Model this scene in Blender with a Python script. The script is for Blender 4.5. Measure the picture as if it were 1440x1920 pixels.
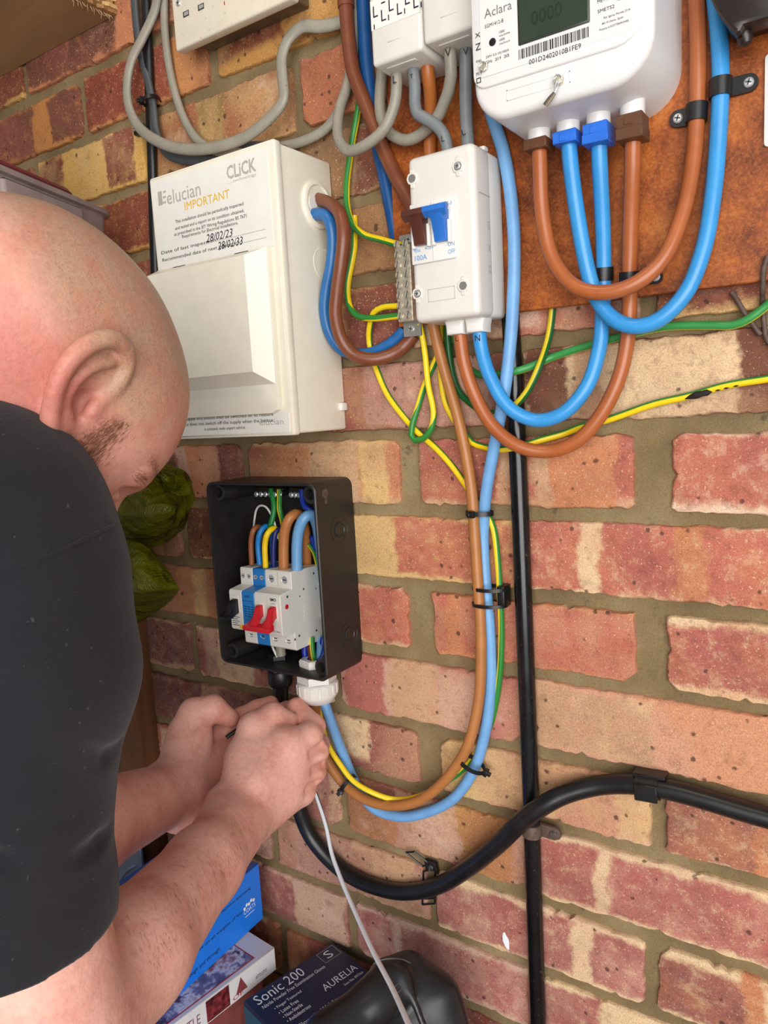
import bpy, bmesh, math, random
import numpy as np
from mathutils import Vector, Matrix

for o in list(bpy.data.objects): bpy.data.objects.remove(o)
scene = bpy.context.scene
COL = scene.collection
S = 0.001                      # everything below is written in millimetres
random.seed(7)

# ------------------------------------------------------------------ camera
FPX = 1405.14                  # focal length in pixels of the 1440x1920 frame
CP = np.array([385.09, -621.98, 24.04])
CR = np.array([[0.83082648, 0.55384428, -0.05462479],     # right
               [0.02952358, -0.14187588, -0.98944408],    # down
               [-0.55574789, 0.82044363, -0.13422571]])   # forward
cam = bpy.data.cameras.new('camera'); camo = bpy.data.objects.new('camera', cam); COL.objects.link(camo)
cam.sensor_fit = 'VERTICAL'; cam.sensor_height = 36; cam.lens = FPX * 36 / 1920
cam.clip_start = 0.01; cam.clip_end = 50
m = Matrix.Identity(4)
for i in range(3):
    m[i][0] = CR[0][i]; m[i][1] = -CR[1][i]; m[i][2] = -CR[2][i]; m[i][3] = CP[i] * S
camo.matrix_world = m
scene.camera = camo

# ------------------------------------------------------------------ light
w = bpy.data.worlds.new('world'); scene.world = w; w.use_nodes = True
wb = w.node_tree.nodes['Background']
wb.inputs[0].default_value = (0.80, 0.86, 1.0, 1); wb.inputs[1].default_value = 0.24
def area(name, loc, target, sx, sy, power, col):
    l = bpy.data.lights.new(name, 'AREA'); l.shape = 'RECTANGLE'; l.size = sx; l.size_y = sy
    l.energy = power; l.color = col
    o = bpy.data.objects.new(name, l); COL.objects.link(o); o.location = loc
    d = Vector(target) - Vector(loc); o.rotation_euler = d.to_track_quat('-Z', 'Y').to_euler()
    return o
# daylight through the open garage door behind and to the right of the camera
area('door_daylight', (1.25, -2.0, 0.05), (0.0, 0.0, -0.15), 2.1, 1.8, 80, (1.0, 0.97, 0.94))
# warm bulb under the roof, up and to the left
def point(name, loc, power, col, r):
    l = bpy.data.lights.new(name, 'POINT'); l.energy = power; l.color = col; l.shadow_soft_size = r
    o = bpy.data.objects.new(name, l); COL.objects.link(o); o.location = loc
point('ceiling_bulb', (0.05, -0.95, 1.45), 16, (1.0, 0.78, 0.5), 0.12)
scene.view_settings.view_transform = 'Standard'
scene.view_settings.look = 'None'
scene.view_settings.gamma = 1.0
scene.view_settings.exposure = 0.0
scene.view_settings.use_curve_mapping = False

# ------------------------------------------------------------------ helpers
def A(u, v, y=0.0):
    """point (mm) seen at pixel u,v on the plane y millimetres from the wall face"""
    d = (u - 720) / FPX * CR[0] + (v - 960) / FPX * CR[1] + CR[2]
    return Vector(CP + d * ((y - CP[1]) / d[1]))
def AX(u, v, x):
    d = (u - 720) / FPX * CR[0] + (v - 960) / FPX * CR[1] + CR[2]
    return Vector(CP + d * ((x - CP[0]) / d[0]))
def AD(u, v, dist):
    """point at depth dist (mm along the optical axis)"""
    d = (u - 720) / FPX * CR[0] + (v - 960) / FPX * CR[1] + CR[2]
    return Vector(CP + d * dist)
def V(*a): return Vector(a)
def srgb(r, g=None, b=None):
    if g is None: r, g, b = r
    f = lambda c: (c / 255 / 12.92) if c / 255 <= 0.04045 else ((c / 255 + 0.055) / 1.055) ** 2.4
    return (f(r), f(g), f(b), 1.0)

class MB:
    def __init__(s): s.v = []; s.f = []; s.at = {}
    def add(s, vs, fs):
        n = len(s.v); s.v += [tuple(v) for v in vs]; s.f += [tuple(i + n for i in f) for f in fs]; return s
    def bm(s, bm):
        bm.verts.index_update()
        s.add([v.co[:] for v in bm.verts], [[v.index for v in f.verts] for f in bm.faces]); bm.free(); return s
    def box(s, x0, x1, y0, y1, z0, z1, bev=0, seg=2, mat=None):
        bm = bmesh.new(); bmesh.ops.create_cube(bm, size=1)
        for v in bm.verts:
            v.co = V((x0 + x1) / 2 + v.co.x * (x1 - x0), (y0 + y1) / 2 + v.co.y * (y1 - y0), (z0 + z1) / 2 + v.co.z * (z1 - z0))
        if bev: bmesh.ops.bevel(bm, geom=bm.edges[:], offset=bev, segments=seg, profile=0.5, affect='EDGES')
        if mat is not None: bm.transform(mat)
        return s.bm(bm)
    def prism(s, poly, a0, a1, ax='y', bev=0, seg=2, mat=None, only=None):
        """poly: 2D points; extruded along ax from a0 to a1. bevel on the a0 rim edges (front) if bev"""
        def pt(p, a): return V(p[0], a, p[1]) if ax == 'y' else (V(a, p[0], p[1]) if ax == 'x' else V(p[0], p[1], a))
        bm = bmesh.new(); n = len(poly)
        r0 = [bm.verts.new(pt(p, a0)) for p in poly]; r1 = [bm.verts.new(pt(p, a1)) for p in poly]
        f0 = bm.faces.new(r0); f1 = bm.faces.new(r1[::-1])
        for i in range(n): bm.faces.new([r0[(i + 1) % n], r0[i], r1[i], r1[(i + 1) % n]])
        bmesh.ops.recalc_face_normals(bm, faces=bm.faces[:])
        if bev:
            e = list(f0.edges) + ([] if only == 'front' else list(f1.edges))
            bmesh.ops.bevel(bm, geom=e, offset=bev, segments=seg, profile=0.5, affect='EDGES')
        if mat is not None: bm.transform(mat)
        return s.bm(bm)
    def lathe(s, prof, c, axis, n=24):
        """prof: (radius, height) along axis from c"""
        axis = Vector(axis).normalized(); c = Vector(c)
        a = axis.orthogonal().normalized(); b = axis.cross(a)
        vs = []; fs = []
        for r, h in prof:
            for i in range(n):
                t = 2 * math.pi * i / n; vs.append(c + axis * h + (a * math.cos(t) + b * math.sin(t)) * max(r, 1e-4))
        for j in range(len(prof) - 1):
            for i in range(n):
                i2 = (i + 1) % n; fs.append((j * n + i, j * n + i2, (j + 1) * n + i2, (j + 1) * n + i))
        fs.append(tuple(range(n))[::-1]); fs.append(tuple((len(prof) - 1) * n + i for i in range(n)))
        return s.add(vs, fs)
    def tube(s, pts, r, n=14, flat=None, step=5.0, twist=0.0, cap=True, up=None, ph=0.0, yc=None):
        """sweep along a smooth curve through pts; r number or list per control point"""
        P, Rr = smooth(pts, r, step)
        T = []
        for i in range(len(P)):
            d = P[min(i + 1, len(P) - 1)] - P[max(i - 1, 0)]; T.append(d.normalized() if d.length > 1e-9 else V(0, 0, 1))
        N = up if up else V(0, -1, 0)
        if abs(T[0].dot(N)) > 0.9: N = V(1, 0, 0)
        base = len(s.v); st = s.at.setdefault('stripe', {}); ln = s.at.setdefault('along', {})
        L = 0.0; TL = max(sum((P[i + 1] - P[i]).length for i in range(len(P) - 1)), 1e-6)
        for i, p in enumerate(P):
            t = T[i]
            if up: N = up
            N = (N - t * N.dot(t)).normalized(); Bn = t.cross(N)
            if i: L += (P[i] - P[i - 1]).length
            a, b = (flat if flat else (1, 1))
            for k in range(n):
                q = 2 * math.pi * k / n
                s.v.append(tuple(p + (N * math.cos(q) * b + Bn * math.sin(q) * a) * Rr[i]))
                st[base + i * n + k] = math.cos(q - (float(np.interp(L / TL, [c[0] for c in yc], [c[1] for c in yc])) if yc else twist * L / 100.0 + 0.9 + ph)); ln[base + i * n + k] = L
        for i in range(len(P) - 1):
            for k in range(n):
                k2 = (k + 1) % n
                s.f.append((base + i * n + k, base + i * n + k2, base + (i + 1) * n + k2, base + (i + 1) * n + k))
        if cap:
            s.f.append(tuple(base + k for k in range(n))[::-1]); s.f.append(tuple(base + (len(P) - 1) * n + k for k in range(n)))
        return s
    def build(s, name, mat, parent=None, ang=40, origin=None, hw=False):
        o_ = Vector(origin) if origin is not None else (parent['_o'] if False else V(0, 0, 0))
        if parent is not None: o_ = worldloc(parent) / S
        me = bpy.data.meshes.new(name)
        me.from_pydata([((v[0] - o_.x) * S, (v[1] - o_.y) * S, (v[2] - o_.z) * S) for v in s.v], [], s.f)
        for k, d in s.at.items():
            at = me.attributes.new(k, 'FLOAT', 'POINT'); arr = np.zeros(len(s.v), np.float32)
            for i, x in d.items(): arr[i] = x
            at.data.foreach_set('value', arr)
        me.validate(); me.update()
        bm = bmesh.new(); bm.from_mesh(me); bmesh.ops.recalc_face_normals(bm, faces=bm.faces[:]); bm.to_mesh(me); bm.free()
        me.polygons.foreach_set('use_smooth', [True] * len(me.polygons))
        me.set_sharp_from_angle(angle=math.radians(ang))
        if mat: me.materials.append(mat)
        o = bpy.data.objects.new(name, me); COL.objects.link(o)
        if parent is not None: o.parent = parent
        else: o.location = o_ * S
        return o
def worldloc(o):
    l = Vector(o.location)
    while o.parent: o = o.parent; l += Vector(o.location)
    return l
def smooth(pts, r, step):
    P = [Vector(p) for p in pts]; n = len(P)
    R = list(r) if isinstance(r, (list, tuple)) else [r] * n
    out = []; ro = []
    if n == 2:
        k = max(1, int((P[1] - P[0]).length / (step * 4)))
        return [P[0].lerp(P[1], i / k) for i in range(k + 1)], [R[0] + (R[1] - R[0]) * i / k for i in range(k + 1)]
    for i in range(n - 1):
        p0 = P[i - 1] if i else P[0] * 2 - P[1]; p1 = P[i]; p2 = P[i + 1]; p3 = P[i + 2] if i + 2 < n else P[-1] * 2 - P[-2]
        al = 0.5
        t0 = 0; t1 = t0 + max((p1 - p0).length, 1e-6) ** al; t2 = t1 + max((p2 - p1).length, 1e-6) ** al; t3 = t2 + max((p3 - p2).length, 1e-6) ** al
        k = max(1, int((p2 - p1).length / step))
        for j in range(k):
            t = t1 + (t2 - t1) * j / k
            a1 = p0 * ((t1 - t) / (t1 - t0)) + p1 * ((t - t0) / (t1 - t0)); a2 = p1 * ((t2 - t) / (t2 - t1)) + p2 * ((t - t1) / (t2 - t1)); a3 = p2 * ((t3 - t) / (t3 - t2)) + p3 * ((t - t2) / (t3 - t2))
            b1 = a1 * ((t2 - t) / (t2 - t0)) + a2 * ((t - t0) / (t2 - t0)); b2 = a2 * ((t3 - t) / (t3 - t1)) + a3 * ((t - t1) / (t3 - t1))
            out.append(b1 * ((t2 - t) / (t2 - t1)) + b2 * ((t - t1) / (t2 - t1))); ro.append(R[i] + (R[i + 1] - R[i]) * j / k)
    out.append(P[-1]); ro.append(R[-1])
    return out, ro
def thing(name, label, cat, loc, group=None):
    o = bpy.data.objects.new(name, None); COL.objects.link(o); o.empty_display_size = 0.02
    o.location = Vector(loc) * S; return tag(o, label, cat, group)
def tag(o, label, cat, group=None):
    o['label'] = label; o['category'] = cat
    if group: o['group'] = group
    return o
def structure(o): o['kind'] = 'structure'; return o
def rrect(x0, x1, z0, z1, r, n=5, r4=None):
    rs = r4 or (r, r, r, r)      # bl br tr tl
    out = []
    for (cx, cz, a0), q in zip(((x0, z0, 180), (x1, z0, 270), (x1, z1, 0), (x0, z1, 90)), rs):
        px = cx + (q if cx == x0 else -q); pz = cz + (q if cz == z0 else -q)
        if q <= 0: out.append((cx, cz)); continue
        for i in range(n + 1):
            a = math.radians(a0 + 90 * i / n); out.append((px + q * math.cos(a), pz + q * math.sin(a)))
    return out

# ------------------------------------------------------------------ materials
def newmat(name):
    m = bpy.data.materials.new(name); m.use_nodes = True
    nt = m.node_tree; b = nt.nodes['Principled BSDF']; return m, nt, b
def nd(nt, t, **kw):
    n = nt.nodes.new(t)
    for k, v in kw.items(): setattr(n, k, v)
    return n
def noise(nt, scale, detail=3, rough=0.55, co=None):
    n = nd(nt, 'ShaderNodeTexNoise'); n.inputs['Scale'].default_value = scale; n.inputs['Detail'].default_value = detail
    n.inputs['Roughness'].default_value = rough
    if co is not None: nt.links.new(co, n.inputs['Vector'])
    return n
def ramp(nt, fac, stops):
    r = nd(nt, 'ShaderNodeValToRGB'); e = r.color_ramp.elements
    while len(e) < len(stops): e.new(0.5)
    for i, (p, c) in enumerate(stops): e[i].position = p; e[i].color = c if len(c) == 4 else (*c, 1)
    nt.links.new(fac, r.inputs[0]); return r
def mix(nt, fac, a, b, mode='MIX'):
    n = nd(nt, 'ShaderNodeMix', data_type='RGBA', blend_type=mode)
    for s_, x in ((0, fac), (6, a), (7, b)):
        if isinstance(x, (int, float, tuple)): n.inputs[s_].default_value = x
        else: nt.links.new(x, n.inputs[s_])
    return n.outputs[2]
def mth(nt, op, a, b=None, c=None, clamp=False):
    n = nd(nt, 'ShaderNodeMath', operation=op); n.use_clamp = clamp
    for i, x in enumerate((a, b, c)):
        if x is None: continue
        if isinstance(x, (int, float)): n.inputs[i].default_value = x
        else: nt.links.new(x, n.inputs[i])
    return n.outputs[0]
def sstep(nt, x, lo, hi):
    n = nd(nt, 'ShaderNodeMapRange', interpolation_type='SMOOTHSTEP')
    nt.links.new(x, n.inputs[0])
    for i, q in ((1, lo), (2, hi)):
        if isinstance(q, (int, float)): n.inputs[i].default_value = q
        else: nt.links.new(q, n.inputs[i])
    return n.outputs[0]
def bump(nt, b, h, strength, dist=0.001):
    n = nd(nt, 'ShaderNodeBump'); n.inputs['Strength'].default_value = strength; n.inputs['Distance'].default_value = dist
    nt.links.new(h, n.inputs['Height']); nt.links.new(n.outputs[0], b.inputs['Normal'])
_mc = {}
def plastic(name, col, rough=0.4, var=0.06, spec=0.5, bumps=0.0, dirt=0.0, scale=60, metal=0.0, coat=0.0):
    if name in _mc: return _mc[name]
    m, nt, b = newmat(name); c = srgb(col)
    tc = nd(nt, 'ShaderNodeTexCoord'); n = noise(nt, scale, 4, 0.6, tc.outputs['Object'])
    dk = tuple(x * (1 - var * 2) for x in c[:3]) + (1,); lt = tuple(min(1, x * (1 + var)) for x in c[:3]) + (1,)
    r = ramp(nt, n.outputs[0], [(0.3, dk), (0.7, lt)]); colo = r.outputs[0]
    if dirt:
        n2 = noise(nt, 260, 5, 0.7, tc.outputs['Object'])
        d = sstep(nt, n2.outputs[0], 0.60, 0.72); colo = mix(nt, mth(nt, 'MULTIPLY', d, dirt), colo, srgb(95, 82, 66))
    nt.links.new(colo, b.inputs['Base Color'])
    rr = nd(nt, 'ShaderNodeMapRange'); nt.links.new(n.outputs[0], rr.inputs[0]); rr.inputs[3].default_value = max(0.03, rough - 0.06); rr.inputs[4].default_value = rough + 0.06
    nt.links.new(rr.outputs[0], b.inputs['Roughness'])
    b.inputs['Specular IOR Level'].default_value = spec; b.inputs['Metallic'].default_value = metal; b.inputs['Coat Weight'].default_value = coat
    if bumps:
        n3 = noise(nt, 900, 3, 0.6, tc.outputs['Object']); bump(nt, b, n3.outputs[0], bumps, 0.0006)
    _mc[name] = m; return m
def ink(name, col): return plastic(name, col, 0.6, 0.02)

def brick_material():
    m, nt, b = newmat('fletton_brick')
    tc = nd(nt, 'ShaderNodeTexCoord'); oi = nd(nt, 'ShaderNodeObjectInfo')
    off = nd(nt, 'ShaderNodeVectorMath', operation='ADD'); nt.links.new(tc.outputs['Object'], off.inputs[0])
    sc = nd(nt, 'ShaderNodeVectorMath', operation='SCALE'); sc.inputs[0].default_value = (3.1, 1.7, 2.3); nt.links.new(oi.outputs['Random'], sc.inputs['Scale']); nt.links.new(sc.outputs[0], off.inputs[1])
    co = off.outputs[0]
    def at(nm):
        a = nd(nt, 'ShaderNodeAttribute', attribute_type='OBJECT', attribute_name=nm); return a
    c1 = at('c1').outputs['Color']; c2 = at('c2').outputs['Color']; c3 = at('c3').outputs['Color']
    bA = nd(nt, 'ShaderNodeSeparateXYZ'); nt.links.new(at('bands').outputs['Vector'], bA.inputs[0])
    bW = nd(nt, 'ShaderNodeSeparateXYZ'); nt.links.new(at('widths').outputs['Vector'], bW.inputs[0])
    ed = nd(nt, 'ShaderNodeSeparateXYZ'); nt.links.new(at('edges').outputs['Vector'], ed.inputs[0])
    sx = nd(nt, 'ShaderNodeSeparateXYZ'); nt.links.new(tc.outputs['Object'], sx.inputs[0])
    nz = noise(nt, 26, 4, 0.6, co); nz2 = noise(nt, 110, 4, 0.65, co)
    wob = mth(nt, 'ADD', mth(nt, 'MULTIPLY', mth(nt, 'SUBTRACT', nz.outputs[0], 0.5), 0.030), mth(nt, 'MULTIPLY', mth(nt, 'SUBTRACT', nz2.outputs[0], 0.5), 0.012))
    x = mth(nt, 'ADD', sx.outputs[0], wob); z = mth(nt, 'ADD', sx.outputs[2], mth(nt, 'MULTIPLY', wob, 0.8))
    masks = []
    for i in range(3):
        d = mth(nt, 'ABSOLUTE', mth(nt, 'SUBTRACT', x, bA.outputs[i]))
        masks.append(mth(nt, 'SUBTRACT', 1.0, sstep(nt, d, mth(nt, 'SUBTRACT', bW.outputs[i], 0.003), mth(nt, 'ADD', bW.outputs[i], 0.004))))
    top = sstep(nt, z, mth(nt, 'SUBTRACT', 0.0335, mth(nt, 'ADD', ed.outputs[0], 0.004)), mth(nt, 'SUBTRACT', 0.0345, mth(nt, 'MULTIPLY', ed.outputs[0], 0.7)))
    bot = sstep(nt, mth(nt, 'MULTIPLY', z, -1.0), mth(nt, 'SUBTRACT', 0.0335, mth(nt, 'ADD', ed.outputs[1], 0.004)), mth(nt, 'SUBTRACT', 0.0345, mth(nt, 'MULTIPLY', ed.outputs[1], 0.7)))
    mk = mth(nt, 'MAXIMUM', mth(nt, 'MAXIMUM', masks[0], masks[1]), mth(nt, 'MAXIMUM', top, bot))
    big = noise(nt, 11, 3, 0.5, co)
    fine = noise(nt, 760, 5, 0.8, co)
    base = mix(nt, sstep(nt, nz.outputs[0], 0.36, 0.66), c1, mix(nt, 0.42, c1, c3))
    band = mix(nt, sstep(nt, big.outputs[0], 0.42, 0.6), c2, mix(nt, 0.45, c2, c3))
    colr = mix(nt, mk, base, band)
    colr = mix(nt, masks[2], colr, c3)
    # darker, more purple heart of each kiss mark
    rx = mth(nt, 'MULTIPLY', nz.outputs[0], 1.0); colr = mix(nt, mth(nt, 'MULTIPLY', mth(nt, 'SUBTRACT', 1.0, mk), mth(nt, 'MULTIPLY', sstep(nt, big.outputs[0], 0.45, 0.62), 0.4)), colr, srgb(148, 84, 80))
    blot = noise(nt, 75, 5, 0.7, co); colr = mix(nt, mth(nt, 'MULTIPLY', sstep(nt, blot.outputs[0], 0.5, 0.68), 0.38), colr, c2); colr = mix(nt, mth(nt, 'MULTIPLY', sstep(nt, blot.outputs[0], 0.46, 0.34), 0.3), colr, srgb(110, 66, 54))
    # sandy grain, pale specks, dark pits
    g = ramp(nt, fine.outputs[0], [(0.3, (0.5, 0.46, 0.44)), (0.5, (1, 1, 1)), (0.72, (1.36, 1.32, 1.26))])
    colr = mix(nt, 0.85, colr, g.outputs[0], 'MULTIPLY')
    sp = noise(nt, 520, 2, 0.6, co); colr = mix(nt, mth(nt, 'MULTIPLY', sstep(nt, sp.outputs[0], 0.63, 0.70), 0.7), colr, srgb(226, 190, 150))
    vo = nd(nt, 'ShaderNodeTexVoronoi'); vo.inputs['Scale'].default_value = 95; nt.links.new(co, vo.inputs['Vector'])
    rnd = nd(nt, 'ShaderNodeSeparateXYZ'); nt.links.new(vo.outputs['Color'], rnd.inputs[0])
    pit = mth(nt, 'MULTIPLY', mth(nt, 'SUBTRACT', 1.0, sstep(nt, mth(nt, 'ADD', vo.outputs['Distance'], mth(nt, 'MULTIPLY', mth(nt, 'SUBTRACT', nz2.outputs[0], 0.5), 0.6)), 0.08, 0.24)), mth(nt, 'GREATER_THAN', rnd.outputs[0], 0.78))
    colr = mix(nt, mth(nt, 'MULTIPLY', pit, 0.8), colr, srgb(70, 52, 44))
    wh = noise(nt, 14, 4, 0.7, co); bl = mth(nt, 'MULTIPLY', sstep(nt, wh.outputs[0], 0.56, 0.72), ed.outputs[2]); colr = mix(nt, bl, colr, srgb(226, 200, 178))
    nt.links.new(colr, b.inputs['Base Color']); b.inputs['Roughness'].default_value = 0.9; b.inputs['Specular IOR Level'].default_value = 0.2
    h = mth(nt, 'ADD', mth(nt, 'MULTIPLY', fine.outputs[0], 0.8), mth(nt, 'SUBTRACT', mth(nt, 'MULTIPLY', nz2.outputs[0], 0.9), mth(nt, 'MULTIPLY', pit, 1.2)))
    bump(nt, b, h, 0.55, 0.0016)
    return m
def mortar_material():
    m, nt, b = newmat('sand_mortar'); tc = nd(nt, 'ShaderNodeTexCoord'); co = tc.outputs['Object']
    n1 = noise(nt, 9, 4, 0.6, co); n2 = noise(nt, 800, 5, 0.8, co); n3 = noise(nt, 60, 5, 0.7, co)
    r = ramp(nt, n1.outputs[0], [(0.3, srgb(122, 104, 76)), (0.5, srgb(146, 126, 92)), (0.7, srgb(164, 146, 112))])
    c = mix(nt, sstep(nt, n3.outputs[0], 0.6, 0.75), r.outputs[0], srgb(96, 88, 70))
    g = ramp(nt, n2.outputs[0], [(0.3, (0.62, 0.6, 0.58)), (0.5, (1, 1, 1)), (0.7, (1.3, 1.25, 1.15))])
    c = mix(nt, 0.8, c, g.outputs[0], 'MULTIPLY')
    nt.links.new(c, b.inputs['Base Color']); b.inputs['Roughness'].default_value = 0.95; b.inputs['Specular IOR Level'].default_value = 0.1
    bump(nt, b, mth(nt, 'ADD', n2.outputs[0], mth(nt, 'MULTIPLY', n3.outputs[0], 2.0)), 0.7, 0.002)
    return m
def board_material():
    m, nt, b = newmat('varnished_chipboard'); tc = nd(nt, 'ShaderNodeTexCoord'); co = tc.outputs['Object']
    n1 = noise(nt, 24, 6, 0.75, co); n2 = noise(nt, 420, 5, 0.8, co); vo = nd(nt, 'ShaderNodeTexVoronoi'); vo.inputs['Scale'].default_value = 700; nt.links.new(co, vo.inputs['Vector'])
    r = ramp(nt, n1.outputs[0], [(0.3, srgb(84, 38, 16)), (0.46, srgb(136, 68, 28)), (0.58, srgb(166, 90, 36)), (0.72, srgb(192, 118, 54))])
    g = ramp(nt, n2.outputs[0], [(0.3, (0.5, 0.45, 0.4)), (0.5, (1, 1, 1)), (0.72, (1.45, 1.35, 1.2))])
    c = mix(nt, 0.75, r.outputs[0], g.outputs[0], 'MULTIPLY')
    sv = nd(nt, 'ShaderNodeSeparateXYZ'); nt.links.new(vo.outputs['Color'], sv.inputs[0])
    c = mix(nt, mth(nt, 'MULTIPLY', mth(nt, 'GREATER_THAN', sv.outputs[0], 0.8), 0.14), c, srgb(214, 140, 72))
    nt.links.new(c, b.inputs['Base Color']); b.inputs['Roughness'].default_value = 0.42; b.inputs['Specular IOR Level'].default_value = 0.35
    bump(nt, b, n2.outputs[0], 0.25, 0.0006); return m
def wood_material(name, a, b_, sx=3, sy=60, sz=60, rough=0.7):
    m, nt, b = newmat(name); tc = nd(nt, 'ShaderNodeTexCoord'); mp = nd(nt, 'ShaderNodeMapping'); mp.inputs['Scale'].default_value = (sx, sy, sz)
    nt.links.new(tc.outputs['Object'], mp.inputs[0]); n = noise(nt, 1.0, 6, 0.65, mp.outputs[0]); n2 = noise(nt, 7, 3, 0.5, tc.outputs['Object'])
    r = ramp(nt, n.outputs[0], [(0.3, srgb(a)), (0.7, srgb(b_))])
    c = mix(nt, mth(nt, 'MULTIPLY', sstep(nt, n2.outputs[0], 0.5, 0.75), 0.35), r.outputs[0], srgb(a))
    nt.links.new(c, b.inputs['Base Color']); b.inputs['Roughness'].default_value = rough; bump(nt, b, n.outputs[0], 0.3, 0.001); return m
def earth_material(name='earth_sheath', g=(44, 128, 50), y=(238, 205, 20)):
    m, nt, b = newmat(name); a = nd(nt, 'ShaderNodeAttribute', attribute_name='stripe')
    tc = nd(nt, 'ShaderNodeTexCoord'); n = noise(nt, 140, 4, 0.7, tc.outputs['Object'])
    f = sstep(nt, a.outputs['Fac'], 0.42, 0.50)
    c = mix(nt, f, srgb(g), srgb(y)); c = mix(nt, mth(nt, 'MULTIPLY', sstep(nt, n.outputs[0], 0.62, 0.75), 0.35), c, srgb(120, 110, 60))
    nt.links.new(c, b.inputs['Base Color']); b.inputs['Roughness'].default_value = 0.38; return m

BRICK = brick_material(); MORTAR = mortar_material(); BOARD = board_material()
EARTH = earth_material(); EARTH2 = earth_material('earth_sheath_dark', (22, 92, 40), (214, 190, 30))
M = dict(
 tail_brown=plastic('tail_brown', (170, 94, 50), 0.33, 0.05, dirt=0.1),
 tail_tan=plastic('tail_tan', (172, 112, 60), 0.4, 0.06, dirt=0.3),
 tail_dkbrown=plastic('tail_dkbrown', (120, 66, 42), 0.36, 0.05, dirt=0.15),
 tail_blue=plastic('tail_blue', (56, 148, 214), 0.33, 0.05),
 tail_pale=plastic('tail_pale', (112, 164, 214), 0.42, 0.06, dirt=0.25),
 tail_mid=plastic('tail_mid', (38, 104, 166), 0.36, 0.06),
 tail_navy=plastic('tail_navy', (20, 78, 138), 0.36, 0.06),
 grey=plastic('grey_sheath', (150, 144, 130), 0.45, 0.06, dirt=0.5),
 grey2=plastic('blue_grey_sheath', (122, 128, 130), 0.45, 0.06, dirt=0.2),
 dkgrey=plastic('dark_grey_sheath', (74, 78, 80), 0.45, 0.08),
 black=plastic('black_plastic', (24, 24, 25), 0.38, 0.12),
 blackrubber=plastic('black_rubber', (26, 26, 28), 0.34, 0.15, dirt=0.05),
 pipe=plastic('black_enamel', (18, 18, 20), 0.22, 0.2, dirt=0.55),
 boxblack=plastic('box_black', (38, 36, 34), 0.42, 0.1, dirt=0.12, bumps=0.15),
 cream=plastic('cream_steel', (236, 230, 212), 0.36, 0.02),
 white=plastic('white_plastic', (228, 226, 220), 0.33, 0.015),
 meterwhite=plastic('meter_white', (224, 222, 220), 0.3, 0.01),
 switchwhite=plastic('switch_white', (220, 216, 208), 0.36, 0.015),
 paper=plastic('label_paper', (234, 232, 224), 0.3, 0.02),
 zinc=plastic('zinc', (214, 214, 212), 0.3, 0.1, metal=0.6, scale=300),
 brass=plastic('nickel_brass', (214, 204, 182), 0.28, 0.15, metal=0.55, scale=300),
 rusty=plastic('rusty_iron', (92, 74, 64), 0.6, 0.25, dirt=0.6, scale=200),
 blackink=ink('black_ink', (34, 32, 34)), greyink=ink('grey_ink', (176, 172, 166)), yellowink=ink('yellow_ink', (232, 184, 24)),
 blueink=ink('blue_ink', (70, 140, 200)), navyink=ink('pen_ink', (30, 28, 52)), whiteink=ink('white_ink', (232, 236, 240)), redink=ink('red_ink', (176, 40, 50)),
)
def text(body, parent, mat, org, right, up, width=None, height=None, align='LEFT', off=0.25, name='lettering', shear=0.0, bold=0.0):
    """flat print: fitted to width x height (mm) with its lower left (or centre) at org"""
    cu = bpy.data.curves.new('t', 'FONT'); cu.body = body; cu.resolution_u = 2; cu.align_x = 'LEFT'; cu.shear = shear; cu.offset = bold
    o = bpy.data.objects.new('t', cu); COL.objects.link(o); bpy.context.view_layer.update()
    me = bpy.data.meshes.new_from_object(o.evaluated_get(bpy.context.evaluated_depsgraph_get()))
    bpy.data.objects.remove(o); bpy.data.curves.remove(cu)
    n = len(me.vertices); a = np.zeros(n * 3); me.vertices.foreach_get('co', a); a = a.reshape(-1, 3)
    lo = a.min(0); hi = a.max(0); sz = np.maximum(hi - lo, 1e-6)
    sy = (height / sz[1]) if height else None; sx = (width / sz[0]) if width else None
    sx = sx or sy; sy = sy or sx
    right = Vector(right).normalized(); up = Vector(up).normalized(); nrm = right.cross(up)
    a[:, 0] = (a[:, 0] - lo[0]) * sx; a[:, 1] = (a[:, 1] - lo[1]) * sy
    if align == 'CENTER': a[:, 0] -= (hi[0] - lo[0]) * sx / 2
    q = np.outer(a[:, 0], right) + np.outer(a[:, 1], up) + np.array(Vector(org) + nrm * off)
    q = (q - np.array(worldloc(parent)) / S) * S
    me.vertices.foreach_set('co', q.astype(np.float32).ravel()); me.materials.clear(); me.materials.append(mat); me.update()
    me.name = name; ob = bpy.data.objects.new(name, me); COL.objects.link(ob); ob.parent = parent
    return ob
# ------------------------------------------------------------------ wall
wall = MB()
gx = np.arange(-1180, 881, 9.0); gz = np.arange(-1020, 801, 9.0); rng = np.random.RandomState(3)
hh = rng.rand(len(gz) // 4 + 3, len(gx) // 4 + 3)
def bil(i, j):
    a, b = i / 4.0, j / 4.0; i0, j0 = int(a), int(b); fa, fb = a - i0, b - j0
    return (hh[i0, j0] * (1 - fa) + hh[i0 + 1, j0] * fa) * (1 - fb) + (hh[i0, j0 + 1] * (1 - fa) + hh[i0 + 1, j0 + 1] * fa) * fb
wv = [(x, 2.2 + 2.6 * bil(i, j) + 0.7 * rng.rand(), z) for i, z in enumerate(gz) for j, x in enumerate(gx)]
nx = len(gx); wf = [(i * nx + j, i * nx + j + 1, (i + 1) * nx + j + 1, (i + 1) * nx + j) for i in range(len(gz) - 1) for j in range(nx - 1)]
wall.add(wv, wf); wall.box(-1180, 880, 12, 110, -1450, 800)
wall_back = structure(wall.build('wall_back', MORTAR))

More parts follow.
